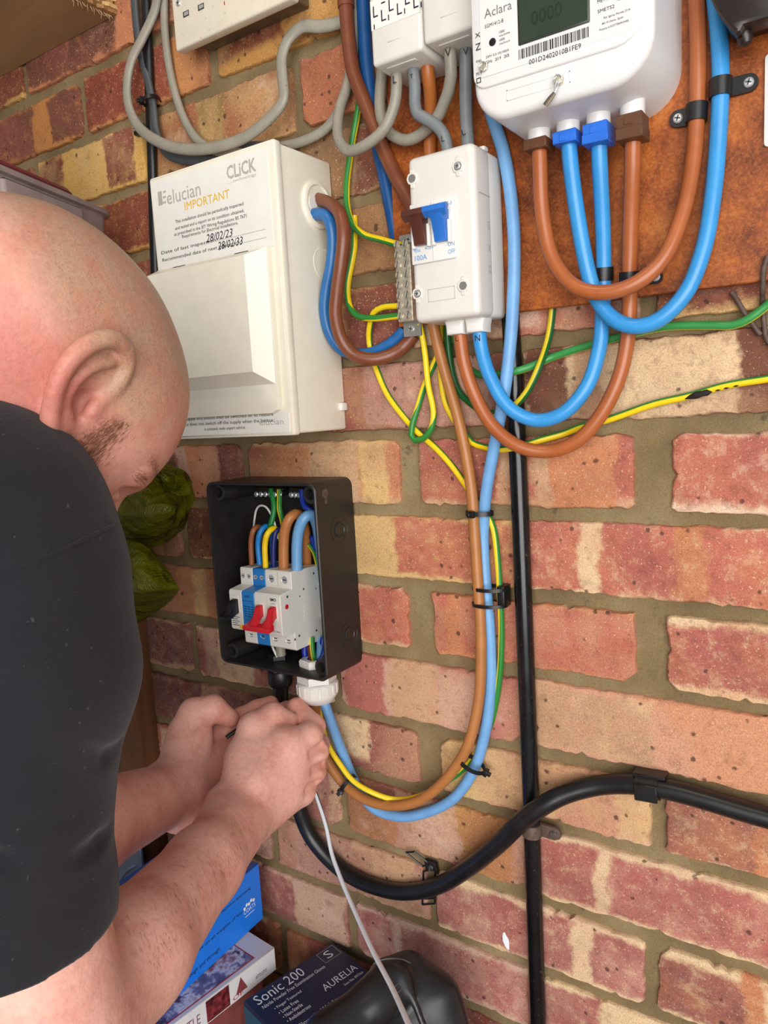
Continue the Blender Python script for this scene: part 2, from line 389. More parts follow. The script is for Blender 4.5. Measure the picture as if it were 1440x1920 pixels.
RED = (180, 106, 90); DRED = (142, 82, 70); CREAM = (224, 194, 154); PINK = (204, 162, 142); ORG = (196, 130, 92); YEL = (214, 178, 122); PURP = (136, 96, 90); TAN = (198, 158, 124); BRN = (120, 78, 62)
# (row, k): (main, band, third, ((pos, halfwidth), ...up to 3 as 0..1 of length), (top, bottom, bloom))
LOOK = {
 (-1, 1): (CREAM, BRN, TAN, ((0.10, .09), (0.93, .12), (.27, .05)), (0, 0, .2)),
 (-1, 0): (PINK, DRED, TAN, ((0.16, .10), (0.95, .05), (2, 0)), (0.0, .004, .35)),
 (0, -1): (ORG, TAN, YEL, ((0.60, .16), (2, 0), (.85, .07)), (.004, .006, .2)),
 (0, 0): (RED, TAN, ORG, ((0.62, .05), (0.43, .03), (.78, .13)), (.0, .008, .3)),
 (0, 1): ((190, 115, 95), (228, 196, 168), RED, ((2, 0), (2, 0), (2, 0)), (.003, .010, .15)),
 (1, 0): ((186, 113, 90), YEL, ORG, ((0.25, .13), (2, 0), (.90, .05)), (.003, .003, .2)),
 (1, 1): ((188, 110, 95), CREAM, ORG, ((0.27, .035), (2, 0), (.64, .05)), (.0, .003, .25)),
 (2, -1): (RED, TAN, ORG, ((0.2, .2), (2, 0), (.62, .06)), (.004, .004, .1)),
 (2, 0): ((186, 110, 91), ORG, TAN, ((0.50, .04), (0.12, .04), (2, 0)), (.004, .004, .2)),
 (2, 1): ((176, 104, 93), CREAM, ORG, ((2, 0), (2, 0), (2, 0)), (.010, .008, .1)),
 (3, 0): (PINK, (176, 108, 97), TAN, ((0.16, .12), (0.93, .13), (.45, .13)), (.004, .0, .4)),
 (3, 1): ((216, 180, 136), (206, 146, 112), PINK, ((0.75, .25), (2, 0), (2, 0)), (.005, .003, .4)),
 (4, -1): (CREAM, (150, 92, 82), TAN, ((0.86, .16), (2, 0), (2, 0)), (.0, .018, .2)),
 (4, 0): ((206, 166, 124), (196, 140, 116), YEL, ((0.72, .14), (2, 0), (.12, .08)), (.0, .006, .5)),
 (4, 1): ((158, 105, 89), CREAM, ORG, ((0.62, .16), (2, 0), (.38, .04)), (.012, .004, .2)),
 (5, -1): (TAN, (160, 106, 93), PINK, ((0.75, .18), (2, 0), (2, 0)), (.002, .006, .3)),
 (5, 0): ((204, 162, 138), (164, 105, 93), (190, 140, 82), ((0.18, .12), (0.05, .08), (.80, .14)), (.0, .0, .5)),
 (5, 1): ((178, 106, 95), CREAM, PINK, ((0.30, .03), (2, 0), (2, 0)), (.006, .003, .2)),
 (6, -2): (PURP, TAN, PINK, ((0.8, .1), (2, 0), (2, 0)), (.004, .004, .4)),
 (6, -1): (PINK, (172, 117, 103), TAN, ((0.04, .10), (2, 0), (.75, .2)), (.006, .004, .5)),
 (6, 0): ((168, 103, 96), CREAM, PINK, ((0.73, .045), (2, 0), (2, 0)), (.008, .005, .15)),
 (6, 1): ((150, 96, 88), CREAM, ORG, ((0.48, .10), (2, 0), (.36, .035)), (.010, .003, .2)),
 (7, -1): ((146, 88, 84), (196, 158, 134), PINK, ((0.80, .18), (2, 0), (2, 0)), (.004, .002, .3)),
 (7, 0): ((172, 107, 100), (206, 170, 150), PINK, ((0.27, .025), (2, 0), (2, 0)), (.006, .006, .2)),
 (7, 1): ((172, 107, 98), CREAM, PINK, ((0.42, .16), (2, 0), (2, 0)), (.006, .003, .3)),
 (-7, -2): (BRN, ORG, DRED, ((0.95, .1), (2, 0), (2, 0)), (.0, .004, .1)),  # upper left rows: dimmer light there is painted into darker brick colours
 (-7, -3): ((126, 72, 54), (206, 164, 96), DRED, ((0.46, .22), (2, 0), (2, 0)), (.0, .004, .1)),
 (-6, -3): (BRN, (190, 130, 74), DRED, ((0.62, .08), (2, 0), (2, 0)), (.004, .006, .1)),
 (-6, -2): ((140, 72, 52), (192, 134, 84), DRED, ((0.86, .14), (2, 0), (2, 0)), (.002, .006, .1)),
 (-6, -1): ((132, 74, 54), (192, 142, 80), YEL, ((0.62, .2), (2, 0), (2, 0)), (.0, .016, .2)),
 (-5, -2): ((124, 70, 54), (210, 166, 92), YEL, ((0.46, .20), (0.97, .05), (2, 0)), (.0, .004, .1)),
 (-5, -1): ((150, 120, 76), (160, 106, 74), YEL, ((0.2, .16), (0.75, .2), (2, 0)), (.0, .004, .3)),
 (-5, 0): ((186, 121, 81), (176, 112, 76), ORG, ((0.9, .1), (2, 0), (2, 0)), (.0, .0, .1)),
 (-4, -2): ((140, 76, 56), (198, 150, 84), DRED, ((0.88, .16), (2, 0), (2, 0)), (.003, .004, .1)),
 (-4, -1): ((124, 78, 62), (150, 116, 84), BRN, ((0.5, .3), (2, 0), (2, 0)), (.004, .004, .2)),
 (-3, 0): ((150, 92, 70), (178, 136, 92), BRN, ((0.45, .2), (2, 0), (2, 0)), (.0, .004, .2)),
 (-2, -1): ((130, 76, 62), (170, 122, 86), BRN, ((0.5, .2), (2, 0), (2, 0)), (.004, .006, .1)),
 (-2, 1): ((140, 82, 66), (206, 166, 112), BRN, ((0.75, .25), (2, 0), (2, 0)), (.0, .010, .2)),
}
PAL = [(RED, CREAM, PINK), (DRED, TAN, ORG), (PINK, RED, CREAM), ((170, 92, 76), CREAM, ORG), (PURP, TAN, DRED), (TAN, DRED, CREAM), (ORG, RED, YEL)]
JZ = {5: 4.0, 3: 0.8}
PERP = {(0, 0): -3, (2, 0): 1, (4, 0): 5, (6, 0): -2, (4, 1): 6, (2, 1): 1, (0, 1): 2}    # measured shifts of single perpends (mm)
WJ = {(0, 1): 27, (2, 1): 24, (0, 0): 20, (2, 0): 28, (4, 0): 26}                          # wide perpends
br = random.Random(11)
def brick_mesh(wd, ht, r_):
    out = []
    def chip(): return r_.choice([2, 3, 3, 4, 5, 6, 9]) * r_.uniform(.8, 1.2)
    cs = [chip() for _ in range(4)]
    corners = [(-wd / 2, -ht / 2), (wd / 2, -ht / 2), (wd / 2, ht / 2), (-wd / 2, ht / 2)]
    for i in range(4):
        a = V(*corners[i], 0); b = V(*corners[(i + 1) % 4], 0); d = (b - a).normalized(); nrm = V(-d.y, d.x, 0); L = (b - a).length
        s0, s1 = cs[i], cs[(i + 1) % 4]; k = max(4, int((L - s0 - s1) / 5)); ph = r_.uniform(0, 9); ph2 = r_.uniform(0, 9); am = r_.uniform(.3, 1.3)
        for j in range(k + 1):
            t = s0 + (L - s0 - s1) * j / k
            q = am * (0.6 * math.sin(t / 17 + ph) + 0.5 * math.sin(t / 6.3 + ph2)) + r_.uniform(-.8, .8)
            if r_.random() < .05: q += r_.uniform(1, 3)
            out.append(a + d * t + nrm * (q + 0.8))
    # corner mid points
    n = len(out); b = MB(); cen = V(0, 0, 0)
    vs = []; lv = ((1.0, 14.0, 0.0), (1.0, 3.0, 0.0), (1.0, 1.1, 0.7), (1.0, 0.0, 2.4))
    for _, y, ins in lv:
        for p in out:
            l = p.length; q = p * ((l - ins) / l) if l else p
            vs.append((q.x, y + (r_.uniform(-.35, .35) if ins else 0), q.y))
    fs = []
    for a in range(3):
        for j in range(n): fs.append((a * n + j, a * n + (j + 1) % n, (a + 1) * n + (j + 1) % n, (a + 1) * n + j))
    fs.append(tuple(3 * n + j for j in range(n))[::-1]); b.add(vs, fs); return b
def proj(p):
    c = CR @ (np.array(p) - CP); return (720 + FPX * c[0] / c[2], 960 + FPX * c[1] / c[2]) if c[2] > 30 else (9999, 9999)
def setp(o, **k):
    for a, b in k.items(): o[a] = b
for n in range(-11, 13):
    zt = -75 * n + JZ.get(n, 0) - 5; zb = -75 * (n + 1) + JZ.get(n + 1, 0) + 5
    for k in range(-6, 4):
        off = 0 if n % 2 == 0 else -112.5
        x0 = 225 * k + off + PERP.get((n, k), 0); x1 = 225 * (k + 1) + off + PERP.get((n, k + 1), 0)
        x0 += WJ.get((n, k), 11) / 2; x1 -= WJ.get((n, k + 1), 11) / 2
        x0 += br.uniform(-1.5, 1.5); x1 += br.uniform(-1.5, 1.5); z0 = zb + br.uniform(-1.2, 1.2); z1 = zt + br.uniform(-1.2, 1.2)
        pp = [proj((x, 0, z)) for x in (x0, x1) for z in (z0, z1)]
        if max(p[0] for p in pp) < -200 or min(p[0] for p in pp) > 2250 or max(p[1] for p in pp) < -520 or min(p[1] for p in pp) > 2300: continue
        kk = k if n % 2 == 0 else k
        b = brick_mesh(x1 - x0, z1 - z0, br)
        cx, cz = (x0 + x1) / 2, (z0 + z1) / 2
        me_o = b.build('brick', BRICK, None, 35)
        me_o.location = V(cx, -1.0 + br.uniform(-1.0, 1.0), cz) * S; me_o.parent = wall_back
        key = (n, k)
        if key in LOOK: c1, c2, c3, bands, ed = LOOK[key]
        else:
            c1, c2, c3 = br.choice(PAL)
            if cx < -60 and cz > -120: c1 = br.choice([BRN, DRED, (130, 74, 56)]); c2 = br.choice([YEL, ORG, TAN])  # darker colours put the weaker light at the upper left into the bricks
            bands = ((br.uniform(.15, .85), br.choice([.04, .08, .14])), (2, 0), (br.uniform(0, 1), .05)); ed = (br.choice([0, .004]), br.choice([0, .004, .008]), .2)
        Lm = (x1 - x0) * S
        setp(me_o, c1=list(srgb(c1)[:3]), c2=list(srgb(c2)[:3]), c3=list(srgb(c3)[:3]), bands=[(q[0] - .5) * Lm for q in bands], widths=[q[1] * Lm for q in bands], edges=[float(e) for e in ed])

# ------------------------------------------------------------------ meter board
bd = MB().box(1.5, 430, -15, -8.0, 100, 520, 0.8, 1)
for (x, z) in ((60, 480), (380, 480), (380, 200)): bd.box(x - 20, x + 20, -8.2, -.8, z - 20, z + 20)
board = tag(bd.build('backing_board', BOARD), 'brown varnished chipboard panel screwed to the brick wall behind the meter', 'board')

# ------------------------------------------------------------------ consumer unit
cu = thing('consumer_unit', 'cream metal consumer unit with an inspection notice on its front', 'fuse box', (-160, -42, 7))
MB().box(-242, -76, -76, -0.5, 7, 267, 3, 3).build('case', M['cream'], cu)
MB().prism(rrect(-243.5, -74.5, 5.5, 268.5, 3), -84, -75.5, 'y', 1.6, 2).build('front_cover', M['cream'], cu)
MB().box(-241, -77, -85.2, -84.0, 8, 266, 0.5, 1).build('face_plate', M['cream'], cu)
notice = MB().box(-238, -83, -85.9, -85.1, 177, 262).build('notice', M['paper'], cu)
F = -86.0; R_, U_ = V(1, 0, 0), V(0, 0, 1)
def cz(u, v, y=F): return A(u, v, y)
def label_line(body, uL, vL, uR, vR, hpx, mat, parent=None, y=F, **k):
    a = A(uL, vL, y); b = A(uR, vR, y); h = (A(uL, vL - hpx, y) - a).length
    return text(body, parent or notice, mat, V(a.x, y, (a.z + b.z) / 2), R_, U_, (b.x - a.x), h, off=0.15, **k)
label_line('elucian', 314, 384, 377, 366, 26, M['greyink'])
lg = MB()
for (u0, v0, u1, v1) in ((298, 358, 303, 386), (306, 357, 311, 362), (306, 367, 311, 372), (306, 377, 311, 382)):
    a = A(u0, v1, F); b = A(u1, v0, F); lg.box(a.x, b.x, F - .2, F + .2, a.z, b.z)
lg.build('logo_mark', M['greyink'], notice)
label_line('CLiCK', 426, 336, 481, 322, 26, M['greyink'], bold=0.02)
label_line('.....technology', 427, 346, 481, 331, 7, M['greyink'])
label_line('IMPORTANT', 347, 394, 431, 372, 16, M['yellowink'])
for body, a, b, c, d in (('This installation should be periodically inspected', 329, 420, 457, 390), ('and tested and a report on its condition obtained,', 329, 433, 458, 402),
                         ('as prescribed in the IET Wiring Regulations BS 7671', 327, 444, 463, 412), ('Requirements for Electrical Installations.', 342, 449, 447, 424)):
    label_line(body, a, b - 1, c, d - 1, 8, M['blackink'])
label_line('Date of last inspection:................................', 303, 479, 497, 433, 8, M['blackink'])
label_line('Recommended date of next inspection:....................', 305, 492, 499, 449, 8, M['blackink'])
label_line('28/02/23', 387, 455, 437, 443, 15, M['navyink'], shear=0.25)
label_line('28/02/33', 409, 470, 456, 457, 15, M['navyink'], shear=0.25)
# raised flap
fo = [(-236, 177), (-86.5, 177), (-86.5, 36), (-89, 29), (-95, 27), (-236, 27)]
fl = MB(); fl.prism([(-236, 27), (-95, 27), (-88.5, 30), (-86, 37), (-86, 177), (-236, 177)], -91, -85, 'y', 1.0, 2)
flap = fl.build('flap', M['cream'], cu)
ch = MB(); fr = [(-236, 54), (-88, 54), (-88, 176), (-236, 176)]; inn = [(-236, 66), (-103, 66), (-103, 170), (-236, 170)]
ch.add([(x, -91, z) for x, z in fr] + [(x, -104, z) for x, z in inn], [(0, 1, 5, 4), (1, 2, 6, 5), (2, 3, 7, 6), (3, 0, 4, 7), (4, 5, 6, 7)])
ch.build('raised_window', M['cream'], flap, 20)
for x in (-203, -118): MB().box(x - 9, x + 9, -91.8, -90.5, 172.5, 176.5, 0.6, 1).build('latch_slot', M['blackink'], flap)
low = MB().box(-238, -79, -85.9, -85.1, 9, 27).build('lower_notice', M['paper'], cu)
for i, body in enumerate(('periodically by pressing the button marked T or Test. The device', 'should switch off the supply and should then be switched on to restore', 'the supply. If the device does not switch off the supply when the button', 'is pressed, seek expert advice.')):
    v = 776 + i * 10.5
    if i < 3: label_line(body, 285, v + 4, 513, v - 1, 7.5, M['blackink'], low)
    else: label_line(body, 384, v + 1, 461, v - 1, 7.5, M['blackink'], low)
label_line('elucian', 487, 798, 532, 795, 11, M['greyink'], low)
# gland on the right side
gl = MB().lathe([(22, 0), (22, 2.2), (20.5, 3.2), (18, 3.4), (17, 2.2), (0.1, 2.2)], V(-76, -27, 222), (1, 0, 0), 36).build('side_gland', M['cream'], cu)
MB().lathe([(6, 0), (6, 1.0), (0.1, 1.0)], V(-73.8, -36, 222), (1, 0, 0), 20).build('gland_plug', M['white'], gl)
for y, z in ((-22, 168),): MB().lathe([(15.5, 0), (15.5, .35), (14.7, .35), (14.7, 0.1), (.1, .1)], V(-76, y, z), (1, 0, 0), 36).build('knockout', M['cream'], cu)
MB().box(-76.5, -72, -12, -2, 26, 34, 1.5, 2).build('fixing_lug', M['white'], cu)
MB().lathe([(14, 0), (14, 6), (12, 9), (9, 9), (9, 4), (.1, 4)], V(-106, -45, 267), (0, 0, 1), 28).build('top_grommet', M['black'], cu)

# ------------------------------------------------------------------ screws and clips
def crosshead(parent, c, r, mat=None, slot='cross', nrm=(0, -1, 0), dome=0.25):
    """countersunk screw: head with a recessed cross"""
    nrm = Vector(nrm); h = MB().lathe([(r, 0), (r, r * .2), (r * .75, r * (.2 + dome)), (.1, r * (.25 + dome))], c, nrm, 18).build('screw', mat or M['zinc'], parent)
    ang = 0.5; a = nrm.orthogonal().normalized(); b = nrm.cross(a)
    d1 = a * math.cos(ang) + b * math.sin(ang); d2 = nrm.cross(d1); cc = Vector(c) + nrm * r * (.28 + dome)
    k = MB()
    for d, e in (((d1, d2), (d2, d1)) if slot == 'cross' else ((d1, d2),)):
        L = r * (.62 if slot == 'cross' else .95); W_ = r * .14
        k.add([cc + d * L + e * W_, cc + d * L - e * W_, cc - d * L - e * W_, cc - d * L + e * W_], [(0, 1, 2, 3)]) if False else k.add(
            [Vector(cc) + Vector(d) * L + Vector(e) * W_, Vector(cc) + Vector(d) * L - Vector(e) * W_, Vector(cc) - Vector(d) * L - Vector(e) * W_, Vector(cc) - Vector(d) * L + Vector(e) * W_], [(0, 1, 2, 3)])
    k.build('screw_slot', M['dkgrey'], h); return h
def pclip(name, label, c, axis, rad, wid, side, mat=None, length=19, base=-15, screwoff=14.5, group=None, scr=3.4):
    """P clip: strap round a cable plus a flat tab with its screw. c cable centre (mm), side unit vector to the tab"""
    c = Vector(c); axis = Vector(axis).normalized(); side = Vector(side); side = (side - axis * side.dot(axis)).normalized(); out = V(0, -1, 0); out = (out - axis * out.dot(axis)).normalized()
    t = thing(name, label, 'clip', (c.x, base, c.z), group)
    o = MB(); n = 26; ri, ro = rad + 0.2, rad + 1.7
    vs = []; fs = []
    for i in range(n):
        q = 2 * math.pi * i / n; d = side * math.cos(q) + out * math.sin(q)
        for h, r in ((-wid / 2, ri), (wid / 2, ri), (wid / 2, ro), (-wid / 2, ro)): vs.append(c + axis * h + d * r)
    for i in range(n):
        j = (i + 1) % n
        for k in range(4): fs.append((i * 4 + k, j * 4 + k, j * 4 + (k + 1) % 4, i * 4 + (k + 1) % 4))
    o.add(vs, fs); o.build('strap', mat or M['black'], t)
    # tab
    tb = MB(); base_y = base
    pts = [(-wid / 2, 0), (-wid / 2, screwoff)] + [(wid / 2 * -math.cos(a), screwoff + wid / 2 * math.sin(a)) for a in [math.pi * i / 8 for i in range(1, 8)]] + [(wid / 2, screwoff), (wid / 2, 0)]
    vs = []
    for yy in (0.3, 3.2):
        for h, d in pts:
            q = c + axis * h + side * (rad * .75 + d); vs.append(V(q.x, base_y - yy, q.z))
    k = len(pts); fs = [tuple(range(k)), tuple(range(2 * k - 1, k - 1, -1))] + [(i, (i + 1) % k, k + (i + 1) % k, k + i) for i in range(k)]
    tb.add(vs, fs); tb.build('tab', mat or M['black'], t)
    sc = c + side * (rad * .75 + screwoff); crosshead(t, (sc.x, base_y - 3.2, sc.z), scr)
    return t

# ------------------------------------------------------------------ cables
def wpts(l): return [Vector(p) if isinstance(p, Vector) else A(*p) for p in l]
def ext(l, a=0, b=0):
    P = wpts(l)
    if a: P = [P[0] + (P[0] - P[1]).normalized() * a] + P
    if b: P = P + [P[-1] + (P[-1] - P[-2]).normalized() * b]
    return P
def cable(name, label, pts, r, mat, cat='cable', group=None, flat=None, twist=0.0, n=14, step=5.0, up=None, ph=0.0, yc=None):
    P = wpts(pts); o = MB().tube(P, r, n, flat, step, twist, up=up, ph=ph, yc=yc)
    return tag(o.build(name, mat, None, 60, origin=P[0]), label, cat, group)
GT = 'meter tails'
L1 = [(1010, 226, -50), (1012, 300, -50), (1017, 400, -49), (1035, 482, -49), (1075, 535, -50), (1125, 549, -50), (1185, 535, -48), (1240, 490, -42), (1280, 400, -32), (1300, 300, -24), (1306, 215, -21), (1309, 100, -21), (1306, 0, -21), (1302, -70, -21)]
N1 = [(1065, 222, -50), (1069, 300, -48), (1085, 420, -44), (1105, 520, -38), (1122, 565, -36), (1150, 598, -36), (1190, 612, -36), (1235, 600, -36), (1285, 550, -34), (1318, 470, -30), (1335, 380, -26), (1345, 280, -22), (1351, 165, -21), (1349, 80, -21), (1342, 0, -21), (1336, -60, -21)]
N2 = [(1122, 215, -50), (1124, 300, -44), (1130, 420, -30), (1132, 512, -21.8), (1130, 580, -21.6), (1124, 650, -24), (1100, 725, -30), (1055, 775, -34), (1005, 788, -36), (955, 765, -40.5), (918, 705, -42), (902, 650, -41), (897, 600, -42)]
L2 = [(1187, 205, -50), (1186, 300, -44), (1182, 420, -30), (1180, 515, -21.6), (1180, 580, -21.6), (1176, 640, -22), (1160, 710, -25), (1125, 780, -27), (1080, 828, -28), (1030, 846, -29), (975, 838, -34), (925, 800, -36.5), (890, 740, -38), (870, 680, -41), (860, 606, -42)]
cable('meter_tail', 'thick brown meter tail curving from the leftmost meter terminal up the board', wpts(L1) + [V(289, -22, 345), V(305, -26, 362)], 5.7, M['tail_brown'], group=GT)
cable('meter_tail', 'thick bright blue meter tail looping lowest across the board edge to the dark fuse carrier', wpts(N1) + [V(300, -24, 330)], 6.0, M['tail_blue'], group=GT)
cable('meter_tail', 'bright blue meter tail running from the meter down to the isolator switch', N2, 5.9, M['tail_blue'], group=GT)
cable('meter_tail', 'brown meter tail running from the rightmost meter terminal to the isolator switch', L2, 5.8, M['tail_brown'], group=GT)
def dirn(l, i): P = wpts(l); return (P[i + 1] - P[i - 1])
GC = 'black cable clips on the board'
pclip('cable_clip', 'black clip holding the brown tail on the board, screw on its left', A(1306, 212, -21), dirn(L1, 10), 5.7, 12, (-1, 0, 0), screwoff=9, group=GC)
pclip('cable_clip', 'black clip holding the blue tail high on the board, screw on its right', A(1351, 165, -21), dirn(N1, 12), 6.0, 12, (1, 0, 0), screwoff=13, group=GC)
pclip('cable_clip', 'black clip on the blue isolator tail near the board bottom', A(1132, 514, -21), dirn(N2, 3), 5.9, 10, (-1, 0, 0), screwoff=7, group=GC)
pclip('cable_clip', 'black clip on the brown isolator tail near the board bottom', A(1180, 522, -21), dirn(L2, 3), 5.8, 10, (1, 0, -.1), screwoff=14.5, group=GC)

PB = [(893, -40, -23), (893, 60, -23), (903, 150, -23), (925, 225, -23), (945, 290, -23), (958, 370, -23), (964, 450, -24), (963, 540, -25), (957, 640, -28), (945, 740, -28), (928, 830, -20), (912, 920, -14), (906, 1000, -8.5), (908, 1060, -8), (914, 1130, -8), (919, 1200, -8), (920, 1290, -8), (907, 1385, -9), (885, 1450, -10), (850, 1497, -11), (800, 1523, -11), (750, 1531, -12), (700, 1515, -13), (672, 1480, -14), (650, 1430, -18), (632, 1385, -25), (615, 1337, -33), (603, 1300, -35), (599, 1262, -34)]
cable('meter_tail', 'faded pale blue cable hanging beside the isolator and looping up into the white gland', PB, 5.4, M['tail_pale'], group=GT)
BL = [(812, 604, -21), (817, 630, -19), (835, 700, -17), (858, 780, -16), (873, 850, -16), (884, 920, -17), (890, 1000, -16.5), (895, 1080, -16.5), (900, 1150, -16.5), (902, 1220, -16.5), (898, 1310, -17), (876, 1400, -21), (837, 1460, -23), (787, 1500, -24), (737, 1511, -25), (687, 1500, -26), (650, 1475, -26), (625, 1445, -26), (607, 1412, -26), (597, 1370, -28), (590, 1320, -33), (587, 1265, -36)]
cable('meter_tail', 'light tan brown cable hanging beside the pale blue one and looping into the white gland', BL, 5.2, M['tail_tan'], group=GT)
GE = 'green and yellow earth wires'
EA = [(750, 573, -24), (718, 576, -20), (701, 586, -17), (694, 608, -13), (692, 635, -7), (697, 665, -4.5), (707, 695, -4.5), (725, 737, -4.5), (750, 773, -4.5), (783, 810, -4.5), (817, 840, -4.5), (847, 873, -4.5), (872, 908, -4.5), (893, 938, -4.5), (912, 962, -4), (925, 990, -5), (933, 1050, -8), (937, 1110, -9), (940, 1180, -8), (938, 1250, -7), (930, 1315, -5), (915, 1370, -4), (880, 1430, -4), (830, 1470, -5), (780, 1495, -9), (740, 1499, -18), (700, 1487, -30), (662, 1464, -34), (637, 1432, -34), (617, 1400, -33), (605, 1362, -29), (600, 1330, -26), (597, 1265, -25)]
cable('earth_wire', 'green and yellow earth wire from the terminal bar down the bundle into the white gland', EA, 3.0, EARTH, group=GE, yc=[(0, -.3), (.1, -.5), (.3, -.5), (.5, .9), (.62, .9), (.8, 0), (1, -.3)])
EB = [(786, 607, -15), (792, 632, -12), (797, 665, -11), (803, 723, -11), (811, 760, -11), (813, 782, -11), (808, 805, -11), (794, 822, -11), (778, 826, -11), (771, 816, -11), (773, 797, -10.5), (783, 765, -6), (794, 728, -4.5), (811, 688, -4.5), (822, 664, -4.5)]
cable('earth_wire', 'green and yellow earth wire dropping below the isolator in a narrow hairpin loop', EB, 2.9, EARTH, group=GE, yc=[(0, -.6), (.4, -.5), (.5, 2.5), (.62, 3.5), (.75, 5.6), (1, 5.8)])
EC = [(838, 606, -11), (840, 642, -9), (846, 690, -7), (860, 733, -6), (885, 758, -8), (915, 774, -14), (945, 772, -20), (968, 758, -22), (988, 735, -22), (1010, 690, -20), (1027, 640, -8), (1034, 600, -4.3), (1037, 560, -4.3)]
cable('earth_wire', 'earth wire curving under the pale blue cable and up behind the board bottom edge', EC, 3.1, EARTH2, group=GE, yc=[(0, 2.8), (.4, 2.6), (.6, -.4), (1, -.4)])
ED = [(848, 606, -5), (855, 640, -5), (870, 682, -5), (897, 702, -6), (923, 703, -13), (950, 699, -21), (975, 694, -22), (1000, 685, -15), (1030, 672, -7), (1073, 657, -6), (1113, 645, -6), (1157, 633, -6), (1200, 622, -7), (1253, 612, -8), (1327, 610, -8), (1377, 609, -9), (1407, 596, -10), (1446, 566, -10), (1480, 535, -18)]
cable('earth_wire', 'mostly green earth wire running right behind the tails just below the board', ext(ED, 0, 260), 3.2, earth_material('earth_sheath_green', (54, 140, 70), (214, 200, 40)), group=GE, yc=[(0, 2.6), (.6, 2.3), (.8, 1.6), (1, 1.0)])
EF = [(826, 606, -4.5), (826, 660, -4.5), (827, 707, -4.5), (835, 755, -4.5), (850, 785, -4.5), (870, 810, -4.5), (885, 830, -5), (907, 838, -6), (935, 843, -12), (960, 840, -21.5), (985, 834, -21.5), (1010, 826, -14), (1057, 813, -5), (1090, 800, -5), (1140, 787, -5), (1227, 757, -5), (1293, 742, -5), (1360, 723, -5), (1446, 709, -5), (1490, 700, -5)]
ef = cable('earth_wire', 'long green and yellow earth wire crossing the cream brick with a scorched patch', ext(EF, 0, 320), 2.9, EARTH, group=GE, yc=[(0, -.6), (.25, .9), (1, .7)])
scm = MB().tube(wpts([(1284, 748, -7.0), (1296, 744, -7.6), (1306, 741, -8), (1316, 738, -7.8), (1326, 736, -7.2), (1336, 734, -6.6)]), [.4, 2.0, 2.9, 2.3, 2.6, .4], 10, step=2)
for u, v in ((1346, 732), (1362, 728), (1380, 724)): scm.tube(wpts([(u - 5, v + 1, -7.4), (u, v, -7.8), (u + 5, v - 1, -7.4)]), [.2, .8, .2], 6, step=2)
scm.build('scorch_mark', plastic('char', (28, 22, 18), .8, .2), ef)
EG = [(674, 190, -6), (669, 222, -6), (662, 258, -6), (655, 305, -6), (650, 350, -8), (652, 393, -12), (663, 423, -14), (683, 440, -17), (717, 450, -22), (752, 460, -25)]
cable('earth_wire', 'green earth wire bending from behind the grey loops to the terminal bar top', EG, 3.1, EARTH, group=GE, yc=[(0, -2.3), (.6, -2.2), (.75, -.9), (1, -.8)])
EH = [(664, 405, -4), (665, 430, -5), (664, 467, -8), (658, 500, -10), (652, 533, -12), (652, 558, -14), (658, 580, -17), (673, 593, -20), (698, 597, -22), (750, 592, -25)]
cable('earth_wire', 'green and yellow earth wire swinging left of the terminal bar into its lowest screw', EH, 3.1, EARTH, group=GE, yc=[(0, -1.4), (.55, -1.5), (.75, -4.4), (1, -4.6)])

TB = [V(-84, -22, 231), (616, 381, -33), (638, 402, -44), (644, 441, -48), (639, 496, -48), (632, 547, -46), (629, 592, -44), (641, 638, -38), (662, 664, -33), (698, 674, -27), (732, 666, -19), (757, 650, -10), (776, 628, -7)]
cable('meter_tail', 'dark brown cable leaving the side of the cream consumer unit and curling right', TB, 6.2, M['tail_dkbrown'], group=GT)
TU = [V(-84, -33, 214), (612, 405, -37), (621, 425, -37), (624, 450, -36), (621, 496, -36), (612, 541, -35), (609, 586, -33), (620, 629, -28), (641, 656, -20), (678, 664, -14), (707, 658, -10), (733, 643, -8), (753, 625, -7), (758, 616, -7)]
cable('meter_tail', 'mid blue cable leaving the side of the cream consumer unit behind the brown one', TU, 5.6, M['tail_mid'], group=GT)
UB = [(644, -60, -19), (648, 0, -19), (653, 67, -20), (662, 133, -21), (680, 183, -21), (700, 233, -21.5), (723, 290, -22.5), (743, 333, -22.5), (765, 372, -22.5), (790, 420, -22.5)]
cable('meter_tail', 'dark brown cable slanting down from the top behind the grey loops', ext(UB, 200, 0), 6.6, M['tail_dkbrown'], group=GT)
MB().tube(wpts([(644, -60, -19), (648, -2, -19), (649, 14, -19)]), 7.6, 16).build('sheath', M['tail_dkbrown'], [o for o in bpy.data.objects if o.name.startswith('meter_tail')][-1])
UU = [(678, -60, -7), (681, 0, -7), (684, 67, -7), (689, 133, -7), (698, 200, -7), (709, 270, -7), (722, 333, -7), (734, 395, -7), (740, 428, -7), (744, 450, -7)]
cable('meter_tail', 'navy blue cable hanging straight down beside the terminal blocks', ext(UU, 200, 0), 6.6, M['tail_navy'], group=GT)

